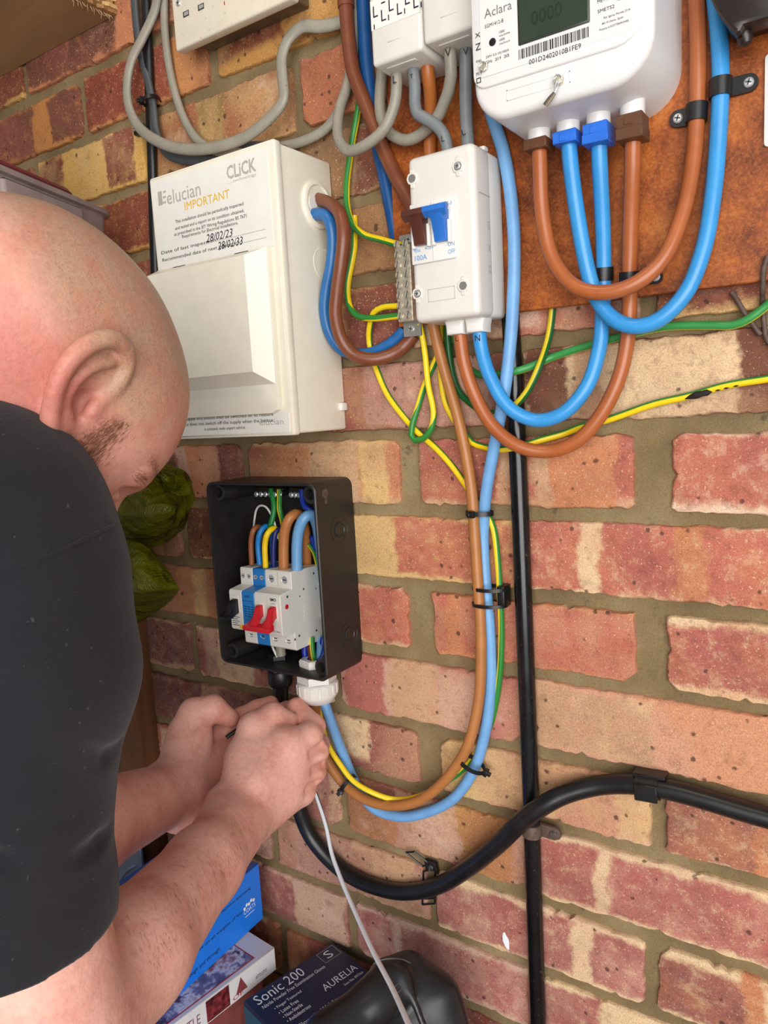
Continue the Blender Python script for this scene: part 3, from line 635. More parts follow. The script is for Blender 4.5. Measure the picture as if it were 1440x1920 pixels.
GG = 'grey sheathed cables'
C1 = [(300, -40, -18), (290, 20, -14), (268, 70, -18), (246, 115, -22), (238, 165, -24), (243, 205, -26), (262, 240, -28), (300, 267, -30), (340, 279, -31), (400, 277, -31), (460, 257, -29), (507, 220, -27), (531, 187, -25), (530, 150, -24), (528, 110, -22), (540, 75, -19), (567, 50, -16), (600, 50, -12), (633, 43, -7), (650, 36, -5)]
cable('grey_cable', 'flat grey cable in a big sagging loop with a kink over the fuse box', ext(C1, 200, 0), 6.0, M['grey'], flat=(1.0, .62), group=GG, up=V(0, -1, 0))
C2 = [(309, -40, -8), (308, 30, -8), (311, 80, -8), (320, 140, -8), (333, 190, -9), (350, 233, -12), (373, 265, -17), (410, 284, -19.5), (460, 286, -14), (527, 275, -11), (573, 263, -9), (610, 242, -7), (632, 212, -5), (650, 172, -5)]
cable('grey_cable', 'grey cable dropping beside the flat loop and passing over the fuse box top', ext(C2, 200, 0), 4.9, M['grey'], flat=(1.0, .75), group=GG, up=V(0, -1, 0))
C3 = [(742, 112, -48), (744, 150, -47), (740, 195, -47), (722, 240, -48), (692, 268, -48), (657, 283, -46), (637, 265, -40), (633, 235, -32), (638, 200, -22), (650, 165, -12), (661, 110, -7), (668, 50, -6), (671, -20, -6)]
cable('grey_cable', 'round grey cable marked L hooking left below the terminal block', ext(C3, 0, 200), 4.9, M['grey'], group=GG)
C4 = [(842, 76, -50), (845, 117, -49), (846, 142, -46), (842, 167, -42), (833, 192, -38), (822, 217, -35), (805, 238, -33), (783, 256, -31), (763, 263, -30), (743, 258, -28), (727, 245, -26), (715, 222, -25), (712, 192, -24), (714, 158, -24), (718, 118, -24)]
cable('grey_cable', 'round grey cable marked V making a U loop between the terminal blocks', C4, 5.0, M['grey'], group=GG)
C5 = [(773, 104, -46), (776, 142, -45), (778, 167, -45), (778, 195, -45), (784, 215, -46), (800, 224, -46), (820, 237, -45), (833, 255, -44), (840, 285, -43)]
cable('grey_cable', 'blue grey cable with a double bend into the isolator top', C5, 5.0, M['grey2'], group=GG)
C6 = [(872, 62, -42), (873, 117, -41), (873, 167, -40), (874, 217, -40), (878, 280, -40)]
cable('grey_cable', 'straight blue grey cable dropping into the isolator top right corner', C6, 5.2, M['grey2'], group=GG)
OT = [(799, 92, -42), (802, 133, -40), (806, 167, -33), (807, 200, -25), (806, 233, -21.5), (806, 285, -21.5), (808, 340, -21.5)]
cable('meter_tail', 'short orange brown tail between the terminal block and the isolator', OT, 5.6, plastic('tail_orange', (170, 98, 44), .4, .05), group=GT)
DG = [(250, -40, -8), (254, 30, -8), (263, 100, -8), (277, 150, -9), (287, 200, -10), (293, 247, -11), (310, 283, -13), (333, 297, -14), (367, 301, -14), (395, 292, -14), (440, 277, -12), (490, 270, -30), (500, 280, -45), V(-106, -45, 268)]
cable('grey_cable', 'dark grey flat cable tied to the black conduit and curving over the fuse box', ext(DG[:-3], 200, 0) + [V(-120, -30, 284), V(-106, -45, 278), V(-106, -45, 272)], 5.2, M['dkgrey'], flat=(1.0, .6), group=GG, up=V(0, -1, 0))

# marker pen letters on the grey cables
def pen(u, v, y, body, h, parent, rot=0.0, w=None):
    c = A(u, v, y); r = V(math.cos(rot), 0, math.sin(rot)); text(body, parent, M['blackink'], c, r, V(-math.sin(rot), 0, math.cos(rot)), w, h, name='marking', off=0.2)
gc = {o['label'][:24]: o for o in bpy.data.objects if o.name.startswith(('grey_cable', 'meter_tail'))}
def find(s): return next(o for o in bpy.data.objects if 'label' in o and o['label'].startswith(s))
pen(737, 157, -53, 'L', 6, find('round grey cable marked L')); pen(835, 108, -55, 'V', 6, find('round grey cable marked V'))
pen(769, 148, -51, 'T', 3.5, find('blue grey cable with')); pen(828, 266, -49.4, 'L', 4.6, find('blue grey cable with'))
pen(869, 104, -47, 'V', 5, find('straight blue grey')); pen(868, 255, -46, 'L', 5, find('straight blue grey'), 0.3)
pen(854, 640, -47.5, 'L', 4.5, find('brown meter tail running'), 3.14 / 2 * 0); pen(891, 640, -47.6, 'N', 5, find('bright blue meter tail running'))
# ------------------------------------------------------------------ electricity meter
mt = thing('electricity_meter', 'white smart electricity meter with a dark display and barcode', 'meter', (190, -15, 228))
MX0, MX1, MZ0, MF = 126, 254, 227, -93
MB().prism(rrect(MX0, MX1, MZ0, 460, 26, 8, (26, 30, 10, 10)), MF, -15.2, 'y', 5, 4, only='front').build('case', M['meterwhite'], mt, 50)
# bottom edge bead and terminal cover seam
cov = MB(); pl = rrect(MX0 + 1.0, MX1 - 6, 250, 470, 0, 5, (10, 18, 1, 1))
cov.prism(pl, MF - 2.0, MF + 1, 'y', 1.2, 2, only='front'); front = cov.build('front_panel', M['meterwhite'], mt, 50)
FM = MF - 2.1
lp = MB().box(134, 240, FM - .25, FM + .5, 257, 460, 0.2, 1); plate = lp.build('label_plate', M['meterwhite'], mt)
FM -= .3
a = A(975, 83, FM); b = A(1103, 40, FM)
MB().box(a.x - 1, b.x + 1.2, FM - .6, FM + .3, a.z - 1, 320, 0.8, 2).build('display_frame', plastic('display_frame', (52, 58, 50), .3), plate)
lcd = MB().box(a.x + .5, b.x - .3, FM - .75, FM - .2, a.z + .7, 318).build('display', plastic('lcd_glass', (50, 62, 46), .12, .06, coat=.6), plate)
text('0000', lcd, plastic('lcd_digit', (40, 50, 38), .3), V(a.x + 9, FM - .8, a.z + 9), R_, U_, 22, 9)
bar = MB(); rb = random.Random(4); x = 163.0
while x < 213:
    wd_ = rb.choice([.35, .35, .7, 1.0]); bar.box(x, min(x + wd_, 213.2), FM - .12, FM + .1, 261.2, 267.6); x += wd_ + rb.choice([.35, .35, .6, .9])
bar.build('barcode', M['blackink'], plate)
text('001D2402010B1FE9', plate, M['blackink'], V(170.5, FM, 255.8), R_, U_, 37, 3.2)
text('Aclara', plate, ink('meter_grey', (120, 118, 118)), V(138, FM, 295.5), R_, U_, 21, 6)
text('SGM1412-B', plate, M['blackink'], V(138, FM, 289), R_, U_, 14.5, 2.4)
text('230V 0.5-10(100)A', plate, M['blackink'], V(138, FM, 268.6), R_, U_, 18, 2.1)
text('50Hz   2019   2KB', plate, M['blackink'], V(138, FM, 265.4), R_, U_, 18, 2.1)
for i, s_ in enumerate(('1000', 'imp/kWh', '1000', 'imp/kvarh')): text(s_, plate, M['blackink'], V(149, FM, 282.5 - i * 2.6), R_, U_, 4 + 4 * (i % 2), 1.6)
MB().lathe([(2.6, 0), (2.6, .4), (2.0, .5), (.1, .5)], V(143.6, FM, 278.5), (0, -1, 0), 20).build('pulse_light', M['black'], plate)
for i, (s_, wd_) in enumerate((('METROLOGY', 17), ('SMETS2', 11))): text(s_, plate, M['blackink'], V(219, FM, 279.5 - i * 6), R_, U_, wd_, 2.1)
for i, s_ in enumerate(('Pol. Igarsa, Parcela 27-A', '48110 Derio, Spain', 'Property of SCOTTISHPOWER')): text(s_, plate, M['blackink'], V(223 - 1.5 * i, FM, 268.5 - 3.2 * i), R_, U_, (17, 14, 19)[i], 1.7)
MB().prism(rrect(230.5, 241, 277, 283.5, 3.2, 5), FM - .8, FM + .2, 'y', .5, 2).build('optical_port', M['black'], plate)
# left certification strip
for i, (s_, h) in enumerate((('X', 3), ('Z', 4.5), ('tsp', 2), ('M19', 2.4))): text(s_, plate, M['blackink'], V(130.2, FM - .05, 285 - i * 8.5), R_, U_, 4.2, h)
sq = MB(); sq.box(130, 133.5, FM - .2, FM, 254.5, 255); sq.box(130, 133.5, FM - .2, FM, 257.5, 258); sq.box(130, 130.5, FM - .2, FM, 254.5, 258); sq.box(133, 133.5, FM - .2, FM, 254.5, 258); sq.build('class_mark', M['blackink'], plate)
# recess slot on the terminal cover with its lead seal
sl = MB(); sl.box(152, 199, MF - .35, MF + .2, 244.0, 245.0, .2, 1); sl.box(152, 199, MF - .35, MF + .2, 237.4, 238.2, .2, 1); sl.box(152, 153, MF - .35, MF + .2, 237.4, 245, .2, 1); sl.box(198, 199, MF - .35, MF + .2, 237.4, 245, .2, 1)
sl.build('slot_rim', M['meterwhite'], mt)
def seal(parent, c, r, tagd=None):
    c = Vector(c); s_ = MB().lathe([(r * .8, 0), (r, r * .5), (r * .9, r * 1.0), (r * .3, r * 1.25), (.1, r * 1.2)], c, (0, -1, 0), 12).build('seal_screw', M['brass'], parent)
    for i in range(4):
        q = i * 1.57 + .5; MB().tube([c + V(math.cos(q) * r * .8, -r * 1.1, math.sin(q) * r * .8), c + V(math.cos(q + 1.2) * r * .9, -r * 1.4, math.sin(q + 1.2) * r * .9), c + V(math.cos(q + 2.4) * r * .8, -r * 1.1, math.sin(q + 2.4) * r * .8)], r * .13, 6, step=1).build('seal_wire', M['zinc'], s_)
    return s_
sA = A(1050, 152, MF); sB = A(911, 128, MF); s1 = seal(mt, (sA.x, MF, sA.z), 3.4); seal(mt, (sB.x, MF, sB.z), 3.6)
e0 = V(sA.x, MF - 4, sA.z); e1 = A(1040, 174, MF - 6); e2 = A(1022, 198, MF - 6)
MB().tube([e0, e0.lerp(e1, .5) + V(-.6, 0, .4), e1], .5, 6, step=1).build('seal_wire', M['zinc'], mt)
MB().tube([e0, e0.lerp(e1, .5) + V(.9, 0, -.4), e1], .5, 6, step=1).build('seal_wire', M['zinc'], mt)
MB().tube([e1, e1.lerp(e2, .5), e2], [1.5, 2.1, 2.1], 8, flat=(1, .5), step=2).build('lead_tag', plastic('lead', (120, 108, 92), .5, .2, metal=.6), mt)
# outlets with coloured collars
for (u, v, lab, h) in ((1010, 226, 'brown', 8), (1065, 222, 'blue', 9), (1122, 215, 'blue', 14), (1186, 205, 'brown', 17)):
    c = A(u, v, -50); z1 = 231
    st_ = MB().lathe([(8.6, 0), (8.6, 16), (8.2, 16.5), (.1, 16.5)], V(c.x, -50, z1), (0, 0, -1), 20); st_.build('outlet', M['meterwhite'], mt)
    cm = plastic('collar_' + lab, (96, 60, 38) if lab == 'brown' else (40, 110, 214), .4, .04)
    zz = z1 - 11
    k = MB().box(c.x - 9, c.x + 9, -59.5, -41, zz - h * .95, zz, .6, 1)
    cl = k.build('collar', cm, mt)
    MB().box(c.x - 3.5, c.x + 2.5, -60.1, -59.3, zz - 7.5, zz - 2.5, .3, 1).build('collar_ridge', cm, cl)
    if h > 12: MB().box(c.x - 9.4, c.x + 9.6, -60.2, -41, zz - h, zz - h * .52, .5, 1).build('collar_step', cm, cl)

# ------------------------------------------------------------------ terminal blocks
for (x0, x1, zb, lab, mark) in ((24.5, 72, 303, 'left white terminal block with a strip of L marks above grey cables', 'L'), (73.5, 121, 306, 'right white terminal block marked N beside the meter', 'N')):
    t = thing('terminal_block', lab, 'terminal block', ((x0 + x1) / 2, -15, zb), 'terminal blocks')
    MB().box(x0, x1, -71, -15.2, zb, 440, 3, 3).build('case', M['switchwhite'], t)
    MB().box(x0 + 8, x1 - 12, -62, -56, zb - .7, zb + 1, .4, 1).build('embossed_rib', M['switchwhite'], t)
    MB().box(x0 + 16, x1 - 16, -71.5, -70, zb + 14, zb + 15, .4, 1).build('embossed_mark', M['switchwhite'], t)
    if mark == 'L':
        st_ = MB().box(x0 + 1.5, x1 - .3, -71.5, -70.8, zb + 27, zb + 49).build('marking_strip', M['paper'], t)
        xx = x0 + 4
        for i in range(6):
            hi_ = i % 2 == 0
            text('L', st_, M['navyink'], V(xx, -71.5, zb + (36 if hi_ else 31)), R_, U_, 4.6, 8.5)
            MB().box(xx + (8.2 if hi_ else 6.5), xx + (12 if hi_ else 7.4), -71.75, -71.4, zb + (44 if hi_ else 30), zb + (45 if hi_ else 34), 0).build('stroke', M['navyink'], st_)
            xx += 7.6
        MB().box(x0 + 4, x0 + 5, -71.75, -71.4, zb + 27.3, zb + 31).build('stroke', M['navyink'], st_)
    else:
        st_ = MB().box(x0 + .3, x1 - 1.5, -71.5, -70.8, zb + 39, zb + 62).build('marking_strip', M['paper'], t)
        for i in range(4): text('N', st_, M['navyink'], V(x0 + 4 + 10 * i, -71.5, zb + 41 + 5 * (i % 2)), R_, U_, 6, 9)

# ------------------------------------------------------------------ isolator switch
sw = thing('isolator_switch', 'white double pole isolator with brown and blue levers and four screw holes', 'switch', (80, -15, 96))
SX0, SX1, SZ0, SZ1, SF = 51, 112, 95, 227, -68
MB().box(SX0 + .5, SX1 - .3, -44, -15.2, SZ0 + .5, SZ1 - 1, 4, 3).build('back_box', M['switchwhite'], sw)
MB().box(SX0, SX1, SF, -38, SZ0, SZ1, 5.5, 4).build('cover', M['switchwhite'], sw)
MB().box(SX1 + .1, SX1 + .45, SF + 6, -42, 189.6, 190.2).build('seam', M['greyink'], sw)
for i, s_ in enumerate(('UK', 'X', 'CE')): text(s_, sw, M['greyink'], V(SX1, -48, 170 - i * 17), V(0, 0, 1) * -1, V(0, 1, 0), 7, 4.5, name='embossed_mark', off=0.2)
for (u, v) in ((767, 337), (859, 312), (777, 552), (869, 536)):
    c = A(u, v, SF); c.x = min(max(c.x, SX0 + 5), SX1 - 6)
    kh = MB().lathe([(5.2, 0), (5.2, .9), (4.4, 1.4), (3.6, 1.2), (3.4, .4), (.1, .4)], V(c.x, SF, c.z), (0, -1, 0), 8).build('screw_hole', M['switchwhite'], sw)
    MB().box(c.x - 2, c.x + 2, SF - 1.0, SF + .2, c.z - 7.5, c.z + 7.5, .6, 1).build('keyhole', M['switchwhite'], kh)
    MB().lathe([(3.2, 0), (3.2, .2), (.1, .2)], V(c.x, SF - 1.0, c.z), (0, -1, 0), 16).build('recess', plastic('recess_grey', (120, 116, 112), .6), kh)
    if (u, v) in ((859, 312), (777, 552)): crosshead(kh, (c.x, SF - 1.2, c.z), 2.6, dome=.1)
p0_, p1_ = A(777, 499, SF), A(855, 372, SF)
DX0, DX1, DZ0, DZ1 = A(774, 450, SF).x, A(855, 430, SF).x, A(777, 498, SF).z, A(772, 386, SF).z
dv = MB().box(DX0, DX1, SF - 3, SF + 2, DZ0, DZ1, .8, 2).build('breaker_face', M['white'], sw)
DM = (DX0 + DX1) / 2
MB().box(DM - .15, DM + .15, SF - 3.15, SF - 2.8, DZ0 + 1, DZ1 - 1).build('module_joint', M['greyink'], dv)
text('PROTEUS', dv, M['blueink'], V(DX0 + 4, SF - 3, DZ1 - 8.5), R_, U_, 17, 5.2, bold=.02)
text('EN60947-3', dv, M['blueink'], V(DM + 2, SF - 3, DZ1 - 6.5), R_, U_, 17, 2.6)
text('II', dv, M['blueink'], V(DM + 10, SF - 3, DZ1 - 13), R_, U_, 2, 3)
text('100A', dv, M['blueink'], V(DX0 + 3, SF - 3, DZ0 + 2.6), R_, U_, 11.5, 4.2)
text('Iths', dv, M['blueink'], V(DX0 + 3, SF - 3, DZ0 + 9.5), R_, U_, 5.5, 3)
text('AC23A', dv, M['blueink'], V(DX0 + 13, SF - 3, DZ0 + 10.2), R_, U_, 8, 2.4)
text('ON', dv, M['blueink'], V(DM + 14, SF - 3, DZ0 + 9.4), R_, U_, 6, 3.6)
text('OFF', dv, M['blueink'], V(DM + 14, SF - 3, DZ0 + 3.4), R_, U_, 6.4, 3.6)
zt = A(800, 405, SF - 14).z
for (xa, xb, nm, cl) in ((DX0 + 1.5, DM - .4, 'brown', (84, 46, 36)), (DM + .4, DX1 - 1.5, 'blue', (42, 110, 196))):
    lm = plastic('lever_' + nm, cl, .3, .03); mid = (DZ0 + DZ1) / 2
    pr = [(SF - 2, mid + 14), (SF - 13, mid + 17), (SF - 17, mid + 16), (SF - 17.5, mid + 13), (SF - 12, mid + 5), (SF - 9, mid - 4), (SF - 8, mid - 10), (SF - 2, mid - 10)]
    k = MB().prism(pr, xa + 4, xb - 3, 'x', .6, 2); k.prism([(SF - 9, mid + 16), (SF - 13, mid + 17.5), (SF - 17.5, mid + 16), (SF - 18, mid + 12), (SF - 13, mid + 8)], xa - 1.5, xb + 1.0, 'x', .8, 2)
    k.build('lever', lm, dv)
    MB().box(xa + 1, xa + 4, SF - 7, SF - 2.5, mid - 12, mid + 6, 1, 2).build('lever_guard', M['white'], dv); MB().box(xb - 3, xb - .2, SF - 7, SF - 2.5, mid - 12, mid + 6, 1, 2).build('lever_guard', M['white'], dv)
rm = MB(); la, lb = A(803, 545, SF), A(853, 562, SF)
x0, x1, z0, z1 = A(803, 560, SF).x, A(853, 550, SF).x, A(803, 567, SF).z, A(803, 543, SF).z
for (a_, b_, c_, d_) in ((x0, x1, z0, z0 + .4), (x0, x1, z1 - .4, z1), (x0, x0 + .4, z0, z1), (x1 - .4, x1, z0, z1)): rm.box(a_, b_, SF - .2, SF + .2, c_, d_)
rm.build('label_outline', M['greyink'], sw)
for (u, v) in ((860, 612), (897, 604)):
    c = A(u, v, -42); MB().prism([(c.x - 9.5, SZ0 + 2), (c.x + 9.5, SZ0 + 2), (c.x + 8, SZ0 - 5), (c.x + 7.6, SZ0 - 11), (c.x - 7.6, SZ0 - 11), (c.x - 8, SZ0 - 4)], -51, -33, 'y', 2.2, 3).build('shroud', M['white'], sw)
MB().box(104, 110, -44, -36, 226, 230, 1.5, 2).build('entry_plug', M['white'], sw)

# ------------------------------------------------------------------ earth terminal bar
eb = thing('earth_bar', 'nickel plated earth terminal bar with rows of slotted screws beside the isolator', 'terminal bar', (14, -15, 96))
EX = A(758, 520, -24).x
MB().box(EX - 8, EX + 11, -17.5, -15.1, 90, 181, .5, 1).build('mounting_plate', plastic('clear_grey_plate', (132, 130, 122), .2, .05), eb)
MB().box(EX - 7, EX + 9, -27, -17.6, 103, 170, .8, 2).build('bar', M['brass'], eb)
for i in range(8):
    z = A(755, 456 + i * 19.4, -28).z
    for dx in (-4.2, 4.6):
        crosshead(eb, (EX + dx, -27, z), 3.3, M['brass'], 'slot')
crosshead(eb, (EX + 1, -17.5, 97), 3.4); crosshead(eb, (EX + 3, -17.5, 176), 3.4)

# ------------------------------------------------------------------ double socket, shelf, tub
so = thing('double_socket', 'old white double wall socket with square pin holes at the top', 'socket', (-160, 0, 402))
MB().box(-224, -90, -28, -0.3, 411, 480, 1, 1).build('back_box', plastic('galvanised', (120, 110, 92), .45, .2, dirt=.4, metal=.5), so)
MB().box(-237, -80, -39.5, -28, 402, 490, 2.2, 3).build('face_plate', plastic('aged_white', (222, 212, 192), .4, .03, dirt=.45), so)
fpm = plastic('pin_hole', (60, 54, 48), .5)
for (u, v) in ((349, 26), (377, 13)):
    c = A(u, v, -39.5); h = MB().box(c.x - 4.2, c.x + 4.2, -39.9, -39.2, c.z - 2.6, c.z + 2.6).build('pin_hole', fpm, so); MB().box(c.x - 2.6, c.x + 3.6, -40.1, -39.6, c.z - 1.6, c.z + 1.7).build('contact', M['zinc'], h)
c = A(335, 6, -39.5); crosshead(so, (c.x, -39.5, c.z), 3.2)
c = A(421, 6, -39.5); MB().box(c.x - .5, c.x + .5, -39.9, -39.3, c.z - 1.5, c.z + 1.5).build('earth_mark', M['redink'], so)

PLY = wood_material('plywood', (152, 114, 74), (182, 144, 100), 4, 14, 60)
sh = thing('plywood_shelf', 'rough plywood shelf board fixed to the wall at the top left corner', 'shelf', (-700, -120, 492))
bm = bmesh.new(); rs = random.Random(5)
xs = [-1050 + i * 34 for i in range(21)]; ys = [0, -8, -20, -60, -110, -160, -210, -260]
for lev, z in ((0, 492), (1, 511)):
    pass
o = MB(); o.box(-1050, -376, -260, -1.5, 492.5, 511, 1.2, 1); o.build('board', PLY, sh)
for i in range(4):     # plies of the rough sawn end
    o = MB(); z0 = 492.6 + i * 4.6; pts = []
    ysn = [-260 + j * 6.5 for j in range(41)]; ysn[-1] = -2
    vs = []; fs = []
    for j, y in enumerate(ysn):
        e = -376 + 4 + rs.uniform(-1, 4.5) + (i % 2) * 2
        vs += [(-377, y, z0), (e, y, z0), (e, y, z0 + 4.2), (-377, y, z0 + 4.2)]
    for j in range(len(ysn) - 1):
        for k in range(4): fs.append((j * 4 + k, j * 4 + (k + 1) % 4, (j + 1) * 4 + (k + 1) % 4, (j + 1) * 4 + k))
    fs += [(0, 1, 2, 3), tuple((len(ysn) - 1) * 4 + k for k in (3, 2, 1, 0))]
    o.add(vs, fs); o.build('ply', plastic('ply_%d' % (i % 2), (206, 168, 112) if i % 2 else (164, 122, 74), .8, .15, scale=400), sh, 20)
sl_ = MB()
for i in range(16):
    y = -8 - i * 3.4; L = rs.uniform(3, 10); sl_.tube([V(-376, y, 493), V(-373 + rs.uniform(-2, 3), y + rs.uniform(-2, 2), 492 - L * .5), V(-371 + rs.uniform(-5, 5), y + rs.uniform(-3, 3), 491.5 - L)], [.7, .5, .15], 4, step=2)
sl_.build('splinters', plastic('splinter', (190, 160, 116), .8, .1), sh)

TUBM, nt, b_ = newmat('translucent_tub'); b_.inputs['Base Color'].default_value = srgb(196, 178, 176); b_.inputs['Roughness'].default_value = .35; b_.inputs['Transmission Weight'].default_value = .45; b_.inputs['IOR'].default_value = 1.2
tcn = nd(nt, 'ShaderNodeTexCoord'); nn = noise(nt, 30, 3, .5, tcn.outputs['Object']); nt.links.new(ramp(nt, nn.outputs[0], [(.3, srgb(178, 158, 156)), (.7, srgb(206, 190, 186))]).outputs[0], b_.inputs['Base Color'])
tb_ = thing('storage_tub', 'translucent plastic storage tub with maroon contents behind the bald head', 'tub', (-430, -90, 236))
# stepped tray profile swept round a rounded rectangle, standing skew to the wall
tc_ = A(222, 402, -34); tz = tc_.z
def onz(u, v, z):
    d = (u - 720) / FPX * CR[0] + (v - 960) / FPX * CR[1] + CR[2]; return Vector(CP + d * ((z - CP[2]) / d[2]))
td = onz(0, 308, tz) - tc_; td.z = 0; td.normalize(); tn = V(-td.y, td.x, 0)
if tn.x > 0: tn = -tn
def tray(mat, name, x0, x1, y0, y1, prof, r, parent):
    """x away from the visible side, y along it; z relative to the rim"""
    o = MB(); vs = []; fs = []; k = None
    for ins, z in prof:
        P = rrect(x0 + ins, x1 - ins, y0 + ins, y1 - ins, max(r - ins * .6, 4), 6); k = len(P)
        for p in P: q = tc_ + tn * p[0] + td * p[1]; vs.append((q.x, q.y, tz + z))
    for a in range(len(prof) - 1):
        for j in range(k): fs.append((a * k + j, a * k + (j + 1) % k, (a + 1) * k + (j + 1) % k, (a + 1) * k + j))
    fs.append(tuple(range(k))); fs.append(tuple((len(prof) - 1) * k + j for j in range(k))[::-1]); o.add(vs, fs); return o.build(name, mat, parent, 30)
tray(TUBM, 'tub', 0, 150, 0, 330, [(16, -58), (10, -52), (5, -6), (0, -5), (0, 0), (4, 2), (30, 2.4)], 26, tb_)
tray(plastic('maroon_lid', (122, 52, 58), .4, .05), 'lid', 6, 150, 62, 330, [(2, 2.6), (0, 5), (3, 9), (10, 10)], 20, tb_)
tray(TUBM, 'hand_grip', -1.5, 8, 70, 190, [(2, -34), (0, -33), (0, -12), (3, -10)], 3, tb_)
sc_ = tc_ + tn * 80 + td * 40
sup = MB().box(tc_.x - 330, tc_.x - 25, -200, -1.5, tz - 74, tz - 58.5, 1.5, 1)
tag(sup.build('wooden_shelf', PLY), 'narrow wooden shelf under the storage tub behind the bald head', 'shelf')

# ------------------------------------------------------------------ conduits on the wall
pipe = thing('conduit_pipe', 'glossy black steel conduit pipe running down the brick wall', 'pipe', (117, -10, -700))
MB().tube([V(113, -10.5, 99), V(115.5, -10.5, 0), V(117.5, -10.5, -200), V(118.5, -10.5, -400), V(119, -10.5, -680)], 7.9, 18, step=30).build('tube', M['pipe'], pipe)
pc = A(1000, 1556, -11)
sd = thing('pipe_saddle', 'rusty brown pipe clip fixed beside the thick black cable crossing', 'clip', (pc.x, 0, pc.z))
MB().lathe([(7.6, -6.5), (9.0, -6.2), (9.4, 0), (9.0, 6.2), (7.6, 6.5)], V(118.6, -10.5, pc.z), (0, 0, 1), 24).build('band', M['rusty'], sd)
lugp = [(124, pc.z - 6), (140, pc.z - 6.5), (144.5, pc.z - 4), (146, pc.z), (144.5, pc.z + 4), (140, pc.z + 6.5), (124, pc.z + 6)]
MB().prism(lugp, -9, -4.5, 'y', .8, 2).build('lug', M['rusty'], sd); crosshead(sd, (138.5, -9, pc.z - .5), 3.6, M['rusty'], 'slot')
c0 = A(285, 300, -6).x
lc = thing('conduit_pipe', 'flat black cable conduit on the wall left of the cream fuse box', 'pipe', (c0, -5, 120))
MB().tube(ext([(272, -40, -6), (276, 60, -6)], 200)[:1] + [A(272, -40, -6), A(276, 60, -6), A(281, 180, -6), A(285, 300, -6), A(288, 420, -6), A(292, 540, -6)], 6.3, 14, flat=(1, .75), step=20, up=V(0, -1, 0)).build('conduit', M['black'], lc)
c = A(283, 190, -11)
def ring(o, c, t, side, a, b, wd_, th=1.1, n=28, out=V(0, -1, 0)):
    c = Vector(c); t = Vector(t).normalized(); side = (Vector(side) - t * Vector(side).dot(t)).normalized(); out = t.cross(side); out = out if out.y < 0 else -out
    vs = []; fs = []
    for i in range(n):
        q = 2 * math.pi * i / n; d = side * (a * math.cos(q)) + out * (b * math.sin(q)); e = d.normalized()
        for h, r in ((-wd_ / 2, 0), (wd_ / 2, 0), (wd_ / 2, th), (-wd_ / 2, th)): vs.append(c + t * h + d + e * r)
    for i in range(n):
        for k in range(4): fs.append((i * 4 + k, (i + 1) % n * 4 + k, (i + 1) % n * 4 + (k + 1) % 4, i * 4 + (k + 1) % 4))
    o.add(vs, fs); return side, out
def tie(label, c, t, side, a, b, headang=1.2, wd_=4.2, tail=True):
    t_ = thing('cable_tie', label, 'cable tie', c, 'black cable ties'); o = MB(); sd_, out = ring(o, c, t, side, a, b, wd_); o.build('strap', M['black'], t_)
    q = headang; d = sd_ * (a * math.cos(q)) + out * (b * math.sin(q)); e = d.normalized(); tt = Vector(t).normalized(); f = tt.cross(e)
    mm = Matrix((f, tt, e)).transposed().to_4x4(); mm.translation = Vector(c) + d + e * 1.8
    MB().box(-3.4, 3.4, -3.2, 3.2, -1.6, 2.6, .7, 2, mat=mm).build('head', M['black'], t_)
    if tail: MB().box(-1.6, 1.6, -1.9, 1.9, 1.0, 5.5, .4, 1, mat=mm).build('cut_tail', M['black'], t_)
    return t_
tie('black cable tie round the dark grey cable and conduit, top left', A(284, 190, -9), A(287, 200, -9) - A(281, 180, -9), (1, 0, 0), 8.8, 9.5, 2.0)
tie('black cable tie high on the brown and blue pair', A(899, 962, -13.5), A(907, 1000, -13) - A(905, 920, -12.5), (1, 0, 0), 12.5, 9.2, 1.75)
tie('black cable tie on the right of the lower loop', A(884, 1432, -17), A(868, 1470, -17) - A(900, 1395, -17), (1, 0, .2), 13.5, 9.5, -.15)
tie('black cable tie on the left of the lower loop near the hand', A(653, 1468, -26), A(680, 1492, -26) - A(628, 1440, -27), (1, 0, -.5), 9.5, 9.8, 2.2)
for i, (v, lb) in enumerate(((1103, 'upper'), (1134, 'lower'))): pass
dt = thing('cable_tie', 'double black strap clamping the brown, blue and earth cables to the wall', 'cable tie', A(920, 1118, -12), 'black cable ties')
for v in (1103, 1133):
    o = MB(); ring(o, A(918, v, -12.0), V(0.03, 0, -1), (1, 0, 0), 16.4, 10.5, 3.2); o.build('strap', M['black'], dt)
cc = A(944, 1117, -9); MB().box(cc.x - 3.5, cc.x + 4, -16, -.8, cc.z - 10, cc.z + 10, 1.2, 2).build('clamp_body', M['black'], dt)
# left conduit nail clip
c = A(258, 244, -6); nc = thing('cable_clip', 'small black nail clip beside the top left conduit', 'clip', (c.x, 0, c.z), 'black cable clips on the wall'); MB().box(c.x - 5, c.x + 9, -9, -.6, c.z - 6, c.z + 6, 2, 2).build('clip', M['black'], nc); crosshead(nc, (c.x - 1, -9, c.z + 1), 2.8)

